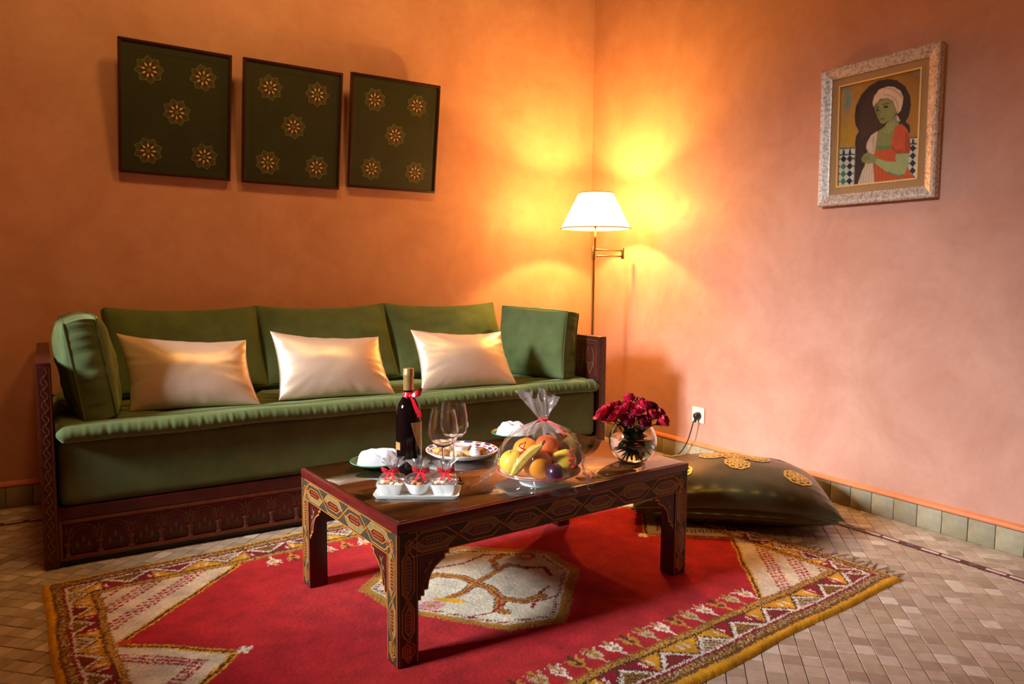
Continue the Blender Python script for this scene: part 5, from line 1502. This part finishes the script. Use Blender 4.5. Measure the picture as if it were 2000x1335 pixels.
for k, (a, d, z, kd, tone, lab) in enumerate(heads):
    hd = off((VC.x, VC.y, ZTAB), a, d, z)
    base = off((VC.x, VC.y, ZTAB), -a * 0.28 + rs.uniform(-.008, .008), -d * 0.28, 0.014 + 0.010 * rs.uniform())
    # stem bends through the mouth of the bowl
    mid = off((VC.x, VC.y, ZTAB), a * 0.34, d * 0.34, 0.118)
    root = thing('rose', lab, 'rose', base, group='crimson roses in the glass bowl')
    up = (hd - mid).normalized(); up = (up + Vector((0, 0, 0.35))).normalized()
    q = Vector((0, 0, 1)).rotation_difference(up)
    bl = bpy.data.objects.new('bloom', (RMD if tone else RM)[kd]); COL.objects.link(bl); bl.parent = root
    bl.location = hd - base - up * 0.014; bl.rotation_mode = 'QUATERNION'; bl.rotation_quaternion = q; s_ = rs.uniform(0.95, 1.12); bl.scale = (s_, s_, s_)
    sp = bpy.data.objects.new('sepals', SEP); COL.objects.link(sp); sp.parent = root
    sp.location = bl.location; sp.rotation_mode = 'QUATERNION'; sp.rotation_quaternion = q
    p0, p1, p2 = Vector((0, 0, 0)), mid - base, hd - base - up * 0.016
    pts = [p0 * (1 - t) ** 2 + p1 * 2 * t * (1 - t) * 1.0 + p2 * t * t for t in np.linspace(0, 1, 9)]
    b = MB(); b.tube(pts, 0.0019, 6); b.build('stem', MSTEM, root, smooth=True)
    b = MB()
    for q_ in range(9):
        an = rs.uniform(0, 6.28)
        if q_ < 8: leaf(b, pts[1 + q_ % 4], (math.cos(an), math.sin(an), rs.uniform(-0.1, 0.8)), rs.uniform(0.030, 0.046), 0.012, q_)
        else: leaf(b, pts[6], (math.cos(an), math.sin(an), 0.3), 0.028, 0.008, q_)
    b.build('leaf_spray', MLEAF, root, smooth=True)

# ------------------------------------------------------------------ rug
def rug():
    st = 0.004
    nu, nv = int(RUG_L / st) + 1, int(RUG_W / st) + 1
    u = np.linspace(0, RUG_L, nu); v = np.linspace(0, RUG_W, nv)
    U0, V0 = np.meshgrid(u, v, indexing='ij')
    def wob(A, B, s, seed):
        return np.sin(A * s + seed) * 0.6 + np.sin(B * s * 1.7 + seed * 2.3) * 0.4
    # hand-knotted wobble of the drawing
    U = U0 + 0.006 * wob(V0, U0, 7, 1.0) + 0.003 * wob(V0, U0, 31, 2.0)
    V = V0 + 0.006 * wob(U0, V0, 6, 3.0) + 0.003 * wob(U0, V0, 29, 4.0)
    jit = rng.normal(0, 0.0022, U.shape); U = U + jit; V = V + rng.normal(0, 0.0022, U.shape)
    c = lambda *k: np.array(S(*k)[:3])
    RED, RED2 = c(174, 26, 38), c(194, 46, 46)
    CREAM, YEL, OLIVE, BROWN, WINE, PINK, WHITE = c(226, 208, 182), c(226, 164, 36), c(172, 128, 50), c(92, 52, 38), c(138, 28, 52), c(212, 104, 108), c(240, 224, 210)
    C = np.zeros(U.shape + (3,)); C[:] = RED
    nz = sum(np.sin(U * fu + V * fv + s) for fu, fv, s in ((9, 3, 0), (4, 11, 1), (17, 7, 2), (6, -13, 4))) / 4
    C += (RED2 - RED) * (0.5 + 0.5 * nz)[..., None]
    def put(mask, col, al=1.0):
        a = (mask * al).astype(float)[..., None]; C[:] = C * (1 - a) + col * a
    EB, LB = 0.140, 0.185           # border depth at the ends / along the sides
    L_, W_ = RUG_L, RUG_W
    inner = (U > EB) & (U < L_ - EB) & (V > LB) & (V < W_ - LB)
    # cream corner and end fields
    polys = []
    for fl in (0, 1):
        m = (lambda p: (L_ - p[0], p[1])) if fl else (lambda p: p)
        for fv in (0, 1):
            k = (lambda p: (p[0], W_ - p[1])) if fv else (lambda p: p)
            cut = 0.55 if not fl else 0.52
            polys.append([k(m(p)) for p in ((0.10, 0.10), (cut, 0.19), (0.146, 0.575), (0.10, 0.60))])
        polys.append([m(p) for p in ((0.10, 0.60), (0.146, 0.58), (0.38, 0.80), (0.146, 1.025), (0.10, 1.0))])
    for p in polys: put(inpoly(U, V, p) & inner, CREAM)
    edges = []
    for fl in (0, 1):
        m = (lambda p: (L_ - p[0], p[1])) if fl else (lambda p: p)
        cut = 0.55 if not fl else 0.52
        for fv in (0, 1):
            k = (lambda p: (p[0], W_ - p[1])) if fv else (lambda p: p)
            edges.append((k(m((cut, 0.19))), k(m((0.146, 0.575))))); edges.append((k(m((0.146, 0.58))), m((0.38, 0.80))))
            # rows of rose-red dashes parallel to the diagonal
            A, B = np.array((cut, 0.19)), np.array((0.146, 0.575)); t = (B - A) / np.linalg.norm(B - A); nrm = np.array((-t[1], t[0])); nrm = nrm if nrm @ np.array((-1, -1)) > 0 else -nrm
            pc = polys[fl * 3 + fv]
            reg = inpoly(U, V, pc) & inner
            uu = (L_ - U) if fl else U; vv = (W_ - V) if fv else V
            along = (uu - A[0]) * t[0] + (vv - A[1]) * t[1]; dist = (uu - A[0]) * nrm[0] + (vv - A[1]) * nrm[1]
            for d0 in (0.075, 0.092, 0.109, 0.165, 0.182, 0.199, 0.250):
                put(reg & (np.abs(dist - d0) < 0.0048) & (((along + d0 * 0.7) % 0.022) < 0.014), c(166, 40, 56))
                put(reg & (np.abs(dist - d0 - 0.008) < 0.003) & (((along + d0) % 0.022) > 0.012), PINK, 0.6)
        reg = inpoly(U, V, polys[fl * 3 + 2]) & inner
        uu = (L_ - U) if fl else U
        for off_ in (0.075, 0.093, 0.111):
            tip = 0.38 - off_
            d = np.abs((tip - uu) * 0.69 - np.abs(V - 0.80) * 0.72)
            put(reg & (d < 0.0052) & (((uu + V) % 0.022) < 0.014), c(166, 40, 56))
    for a, b_ in edges:
        d = segdist(U, V, a, b_)
        put((d < 0.011) & inner, YEL); put((d < 0.0045) & inner, BROWN)
    for fl in (0, 1):
        tx = L_ - 0.40 if fl else 0.40
        d = np.hypot(U - tx, V - 0.80); put((d < 0.022) & ((np.abs((U - tx)) < 0.008) | (np.abs(V - 0.8) < 0.008) | (d < 0.010)), WHITE)
        qx = L_ - 0.162 if fl else 0.162
        for s_ in (0.575, 1.025): put(np.hypot(U - qx, V - s_) < 0.018, c(196, 70, 40)); 
    # central medallion
    med = [(1.44, 0.70), (1.47, 0.86), (1.25, 1.07), (1.05, 1.11), (0.83, 0.96), (0.85, 0.78), (1.03, 0.51), (1.17, 0.455)]
    cen = np.mean(med, axis=0)
    big = [tuple(cen + (np.array(p) - cen) * 1.12) for p in med]; mid_ = [tuple(cen + (np.array(p) - cen) * 1.05) for p in med]
    edge_n = rng.uniform(0, 1, U.shape)
    put(inpoly(U, V, big) & (edge_n < 0.75), OLIVE); put(inpoly(U, V, mid_), YEL * 0.55 + BROWN * 0.45); put(inpoly(U, V, med), CREAM * 0.92)
    for i in range(len(med)):
        a, b_ = np.array(med[i]), np.array(med[(i + 1) % len(med)]); a2, b2 = cen + (a - cen) * 0.95, cen + (b_ - cen) * 0.95
        d = segdist(U, V, a2, b2); al = (U + V * 1.3) % 0.028
        put((d < 0.006) & (al < 0.014), WINE)
    def line(pts, w, col, dash=None):
        for a, b_ in zip(pts[:-1], pts[1:]):
            msk = segdist(U, V, a, b_) < w
            if dash: msk &= ((U * 1.1 + V) % dash) < dash * 0.55
            put(msk, col)
    # branching motif of the medallion (arms, stalks and hooks)
    for w_, cl in ((0.017, BROWN), (0.012, c(188, 128, 40)), (0.004, c(150, 50, 36))):
        line([(0.98, 0.93), (1.06, 0.93), (1.12, 0.86), (1.14, 0.74), (1.12, 0.66), (1.17, 0.60), (1.24, 0.60)], w_, cl)
        line([(0.98, 0.76), (1.06, 0.765), (1.13, 0.80), (1.24, 0.84), (1.30, 0.86), (1.34, 0.80)], w_ * 0.8, cl)
        line([(1.24, 0.84), (1.28, 0.92), (1.34, 0.94)], w_ * 0.8, cl)
        line([(1.12, 0.66), (1.07, 0.60), (1.08, 0.57)], w_, cl)
    put(inpoly(U, V, [(0.965, 0.79), (1.02, 0.74), (1.03, 0.70), (0.99, 0.72), (0.95, 0.78)]), YEL)
    line([(1.08, 0.98), (1.18, 0.96), (1.29, 0.98), (1.36, 0.92)], 0.005, WINE); line([(1.34, 0.80), (1.39, 0.77), (1.36, 0.70)], 0.008, WINE)
    line([(1.0, 0.97), (1.06, 0.965), (1.09, 0.99)], 0.005, c(150, 40, 40)); line([(1.16, 0.55), (1.19, 0.58), (1.27, 0.57)], 0.005, c(150, 40, 40))
    line([(0.97, 0.62), (1.05, 0.60), (1.12, 0.63)], 0.004, WINE); line([(0.88, 0.86), (0.97, 0.90)], 0.004, WINE, 0.02); line([(1.30, 0.64), (1.24, 0.62)], 0.004, WINE)
    d = np.hypot((U - 0.925) * 1.0, (V - 0.745) * 1.1); put(d < 0.036, PINK, (edge_n < 0.75)); put(d < 0.024, c(216, 140, 140)); put(d < 0.012, OLIVE)
    d = np.hypot(U - 1.40, V - 0.885); put(d < 0.034, c(170, 70, 60), (edge_n < 0.7)); put(d < 0.014, YEL)
    # little flowers standing along both long borders
    def flower(fu, v0, sg, kind):
        q = (V - v0) * sg; p = U - fu + q * 0.12
        a, b_ = ((WHITE, c(206, 150, 90)), (c(208, 150, 60), BROWN), (c(196, 178, 140), OLIVE))[kind]
        put((np.abs(p) < 0.004) & (q > -0.002) & (q < 0.030), a)
        ring = np.abs(np.abs(p) + np.abs(q - 0.040) * 0.8 - 0.016); put((ring < 0.005), a)
        put((np.abs(p) + np.abs(q - 0.040) * 0.8) < 0.009, b_)
        for s_ in (-1, 1):
            put((np.abs(p - s_ * (q - 0.05) * 1.0) < 0.0045) & (q > 0.050) & (q < 0.076), a)
            put((np.abs(p - s_ * 0.018) < 0.005) & (np.abs(q - 0.052) < 0.006), a)
        put((np.abs(p) < 0.006) & (q > 0.054) & (q < 0.086), b_)
    k = 0
    for fu in np.arange(0.62, 1.82, 0.064):
        flower(fu, LB + 0.004, 1, (0, 1, 2)[k % 3]); k += 1
    k = 0
    for fu in np.arange(0.66, 1.9, 0.068):
        flower(fu, W_ - LB - 0.004, -1, (0, 1, 0)[k % 3]); k += 1
    # borders
    def band(T, Sx, depth, per):
        """T distance from the rug edge, Sx along it"""
        f = T / depth
        out = np.zeros(T.shape + (3,)); out[:] = WHITE
        def pb(m, col): out[m] = col
        spec = rng.uniform(0, 1, T.shape)
        pb(f < 0.14, YEL)
        z = (f >= 0.14) & (f < 0.20); pb(z, BROWN * 0.8 + OLIVE * 0.2)
        z = (f >= 0.20) & (f < 0.34); pb(z, OLIVE); out[z & (((Sx * 1.0 + T * 2) % 0.016) < 0.006)] = BROWN; out[z & (spec < 0.12)] = WHITE * 0.8
        z = (f >= 0.34) & (f < 0.395); pb(z, WINE)
        z = (f >= 0.395) & (f < 0.43); pb(z, WHITE)
        # main stripe with stepped triangles
        z = (f >= 0.43) & (f < 0.82)
        g = (f - 0.43) / 0.39
        ph = (Sx / per); cell = np.floor(ph).astype(int); fr = ph - cell
        tri = np.abs(fr * 2 - 1); tri = np.round(tri * 9) / 9
        alt = cell % 3
        bg = np.where((alt == 0)[..., None], YEL, np.where((alt == 1)[..., None], c(150, 26, 42), YEL * 0.85 + RED * 0.15))
        up = g > (1 - tri) * 0.95
        out[z & up] = bg[z & up]
        out[z & (np.abs(g - (1 - tri) * 0.95) < 0.07)] = BROWN * 0.9
        out[z & (np.abs(g - (1 - tri) * 0.95 + 0.13) < 0.07)] = WHITE
        core = z & (~up) & (g < (1 - tri) * 0.95 - 0.24)
        colr = np.where((alt == 1)[..., None], OLIVE * 0.7 + BROWN * 0.3, np.where((alt == 2)[..., None], c(140, 40, 44), OLIVE * 0.5 + CREAM * 0.5))
        out[core] = colr[core]
        out[core & (((T + Sx * 0.8) % 0.018) < 0.006)] = BROWN
        hook = z & up & (np.abs(np.abs(fr - np.round(fr)) * per - 0.012) < 0.004) & (g > 0.5) & (g < 0.85)
        out[hook] = WHITE
        z = (f >= 0.82) & (f < 0.86); pb(z, BROWN)
        z = f >= 0.86; pb(z, c(206, 150, 62)); out[z & (spec < 0.22)] = OLIVE; out[z & (((Sx + T * 3) % 0.02) < 0.005)] = BROWN
        z = (f >= 0.965); pb(z, BROWN * 0.7 + YEL * 0.3)
        return out
    Te = np.minimum(U, L_ - U); Tl = np.minimum(V, W_ - V)
    endz = (Te / EB < Tl / LB) & (Te < EB); sidez = (~endz) & (Tl < LB)
    be = band(Te, V, EB, 0.115); bl_ = band(Tl, U, LB, 0.150)
    C[endz] = be[endz]; C[sidez] = bl_[sidez]
    C *= (1 + rng.normal(0, 0.09, U.shape))[..., None]
    C = np.clip(C, 0.004, 1)
    # geometry: uneven edge, knotted pile
    eu = 0.010 * np.sin(V0 * 5 + 1) + 0.006 * np.sin(V0 * 13); ev = 0.005 * np.sin(U0 * 4) + 0.004 * np.sin(U0 * 11 + 2)
    X = U0 - ((W_ - V0) * 0.045 + 0.4 * eu) * np.clip(1 - U0 / 0.5, 0, 1) + 0.4 * eu * np.clip((U0 - L_ + 0.4) / 0.4, 0, 1)
    Yv = V0 + ev * (np.clip(1 - V0 / 0.4, 0, 1) - np.clip((V0 - W_ + 0.4) / 0.4, 0, 1))
    edge = np.minimum(np.minimum(U0, L_ - U0), np.minimum(V0, W_ - V0))
    Z = 0.0118 * np.clip(edge / 0.012, 0, 1) ** 0.5 + rng.uniform(-0.0011, 0.0011, U.shape) * (edge > 0.003)
    P = np.stack([X - L_, Yv, Z + 0.0008], axis=-1).reshape(-1, 3)
    i, j = np.meshgrid(np.arange(nu - 1), np.arange(nv - 1), indexing='ij')
    q = np.stack([i * nv + j, (i + 1) * nv + j, (i + 1) * nv + j + 1, i * nv + j + 1], axis=-1).reshape(-1, 4)
    me = bpy.data.meshes.new('pile')
    me.vertices.add(len(P)); me.vertices.foreach_set('co', P.astype(np.float32).ravel())
    me.loops.add(q.size); me.loops.foreach_set('vertex_index', q.astype(np.int32).ravel())
    me.polygons.add(len(q)); me.polygons.foreach_set('loop_start', np.arange(0, q.size, 4, dtype=np.int32)); me.polygons.foreach_set('loop_total', np.full(len(q), 4, np.int32))
    me.update(calc_edges=True); me.validate()
    set_dye(me, C.reshape(-1, 3))
    me.materials.append(attr_mat('knotted_wool', 0.95, 0.1, sheen=0.04, var=0.22, vscale=14, bump=0.5, bscale=420))
    me.polygons.foreach_set('use_smooth', [True] * len(me.polygons))
    root = thing('rug', 'red knotted wool rug with cream medallion and yellow patterned border', 'rug', (RUG_O[0], RUG_O[1], 0.0), (0, 0, math.atan2(RUG_EX[1], RUG_EX[0])))
    o = bpy.data.objects.new('pile', me); COL.objects.link(o); o.parent = root
    # fringe along the right end
    b = MB(); r2 = np.random.default_rng(3)
    for k in range(95):
        v0 = 0.03 + 1.5 * k / 94 + r2.uniform(-0.004, 0.004)
        ln = r2.uniform(0.055, 0.10); a = r2.uniform(-0.5, 0.35)
        p = [(0.0, v0, 0.005)]
        for s_ in (0.35, 0.7, 1.0):
            a += r2.uniform(-0.35, 0.35); q_ = p[-1]
            p.append((q_[0] + ln * 0.33 * math.cos(a), q_[1] + ln * 0.33 * math.sin(a), max(0.0022, 0.004 - 0.001 * s_)))
        b.tube(p, [0.0016, 0.0019, 0.0017, 0.0010], 5)
    o = b.build('fringe', pm('fringe_wool', S(196, 174, 152), 0.9, col2=S(136, 112, 96), scale=60), root, smooth=True); o['kind'] = 'stuff'
rug()

# ------------------------------------------------------------------ floor cushion
def floor_cushion():
    # corners on the floor: left-front, right-front, right-back, left-back
    c4 = [np.array(p) for p in ((-1.02, -1.585), (-0.425, -2.115), (-0.06, -1.715), (-0.62, -1.17))]
    base = np.mean(c4, axis=0)
    root = thing('floor_cushion', 'big dark olive satin floor cushion with gold embroidered flowers beside the rug', 'floor cushion', (base[0], base[1], 0.0))
    n = 64; u = soft_t(n); U, V = np.meshgrid(u, u, indexing='ij')
    pinch = 0.06
    U2 = U * (1 - pinch * (1 - V ** 2)); V2 = V * (1 - pinch * (1 - U ** 2))
    a, d = (U2 + 1) / 2, (V2 + 1) / 2
    XY = ((1 - a) * (1 - d))[..., None] * c4[0] + (a * (1 - d))[..., None] * c4[1] + (a * d)[..., None] * c4[2] + ((1 - a) * d)[..., None] * c4[3] - base
    K = np.clip((1 - U ** 2) * (1 - V ** 2), 0, 1)
    W = np.zeros_like(U); W2 = np.zeros_like(U)
    for i in range(n):
        for j in range(n):
            uu, vv = U[i, j], V[i, j]; e = max(abs(uu), abs(vv)); s_ = uu if abs(vv) > abs(uu) else vv
            pl = math.sin(s_ * 34 + 3 * noise.noise(Vector((s_ * 3, 1, 2)))) * (e ** 5) * (1 - e ** 40)
            W[i, j] = 0.004 * pl * 0.6 + 0.010 * fbm((uu * 1.2, vv * 1.2, 4.4), 1.0) * (1 - e ** 4)
            W2[i, j] = 0.007 * pl
    seam = 0.100 + 0.012 * np.abs(U * V) ** 3 - 0.03 * (np.abs(U) * np.abs(V)) ** 2
    top = seam + 0.142 * K ** 0.40 + W
    bot = seam - (seam - 0.016) * np.clip(K * 3.0, 0, 1) ** 0.55
    bot = np.maximum(bot, 0.016)
    bulge = np.exp(-((np.clip(K * 3.0, 0, 1) ** 0.55 - 0.45) / 0.38) ** 2) * np.clip(K * 20, 0, 1)
    XYB = XY * (1 + (0.10 * bulge + W2 * 3.0 * np.clip(K * 12, 0, 1))[..., None])
    T = np.concatenate([XY, top[..., None]], axis=-1); B = np.concatenate([XYB, bot[..., None]], axis=-1)
    b = MB(); b.grid(T); b.grid(B[::-1])
    ms = pm('olive_satin', S(92, 86, 62), 0.30, metal=0.55, spec=0.6, var=0.12, scale=10, bump=0.05, bscale=90)
    o = b.build('cover', ms, root, smooth=True)
    bm = bmesh.new(); bm.from_mesh(o.data); bmesh.ops.remove_doubles(bm, verts=bm.verts, dist=2e-4); bmesh.ops.recalc_face_normals(bm, faces=bm.faces); bm.to_mesh(o.data); bm.free()
    o.data.polygons.foreach_set('use_smooth', [True] * len(o.data.polygons))
    ring = np.concatenate([T[:-1, 0], T[-1, :-1], T[:0:-1, -1], T[0, :0:-1]])
    q = MB(); q.tube(ring.tolist(), 0.004, 6, closed=True); q.build('piping', pm('olive_satin_piping', S(84, 80, 54), 0.4, metal=0.4), root, smooth=True)
    # gold embroidery patches sewn to the top
    mg = pm('gold_thread', S(226, 188, 96), 0.36, metal=0.6, var=0.35, scale=160, bump=0.6, bscale=400)
    mp_ = pm('sequins', S(250, 226, 150), 0.2, metal=0.7)
    from mathutils.bvhtree import BVHTree
    bv = BVHTree.FromPolygons([tuple(p) for p in T.reshape(-1, 3)], [tuple(f) for f in b.f[:(n - 1) * (n - 1)]])
    def onto(x, y, lift):
        h = bv.ray_cast(Vector((x, y, 1)), Vector((0, 0, -1)))
        return (x, y, (h[0].z if h[0] else 0.2) + lift)
    ex = (c4[1] - c4[0]); ex = ex / np.linalg.norm(ex); ey = np.array((-ex[1], ex[0]))
    def patch(cu, cv, r, name='embroidered_flower'):
        ctr = lambda p, q_: (ex * (cu + p) + ey * (cv + q_))
        m = MB(); fn = lambda p, q_, d_: onto(*ctr(p, q_), 0.0025 + d_)
        m.mi = 0
        for k in range(8):
            a_ = k * math.pi / 4 + 0.2; cx, cy = 0.60 * r * math.cos(a_), 0.60 * r * math.sin(a_)
            m.ribbon([(cx + 0.30 * r * math.cos(t), cy + 0.30 * r * math.sin(t)) for t in np.linspace(0, 6.2832, 13)[:-1]], 0.010, fn, 0, closed=True)
            m.flat([(cx + 0.12 * r * math.cos(t), cy + 0.12 * r * math.sin(t)) for t in np.linspace(0, 6.2832, 7)[:-1]], fn, 0.001)
            m.ribbon([(0, 0), (0.95 * r * math.cos(a_ + 0.39), 0.95 * r * math.sin(a_ + 0.39))], 0.008, fn, 0.0006)
        m.ribbon([(0.27 * r * math.cos(t), 0.27 * r * math.sin(t)) for t in np.linspace(0, 6.2832, 17)[:-1]], 0.010, fn, 0.001, closed=True)
        m.mi = 1
        for k in range(9):
            a_ = k * 0.785 + 0.6; rr_ = 0 if k == 8 else 0.42 * r
            m.flat([(rr_ * math.cos(a_) + 0.005 * math.cos(t), rr_ * math.sin(a_) + 0.005 * math.sin(t)) for t in np.linspace(0, 6.2832, 7)[:-1]], fn, 0.002)
        m.build(name, [mg, mp_], root, fix=False)
    for cu, cv, r in ((0.02, 0.02, 0.062), (0.115, 0.02, 0.055), (-0.075, 0.02, 0.055), (0.02, 0.115, 0.055), (0.02, -0.075, 0.055), (0.25, -0.13, 0.058), (-0.22, -0.13, 0.058), (0.23, 0.16, 0.058), (-0.21, 0.16, 0.058)):
        patch(cu, cv, r)
floor_cushion()
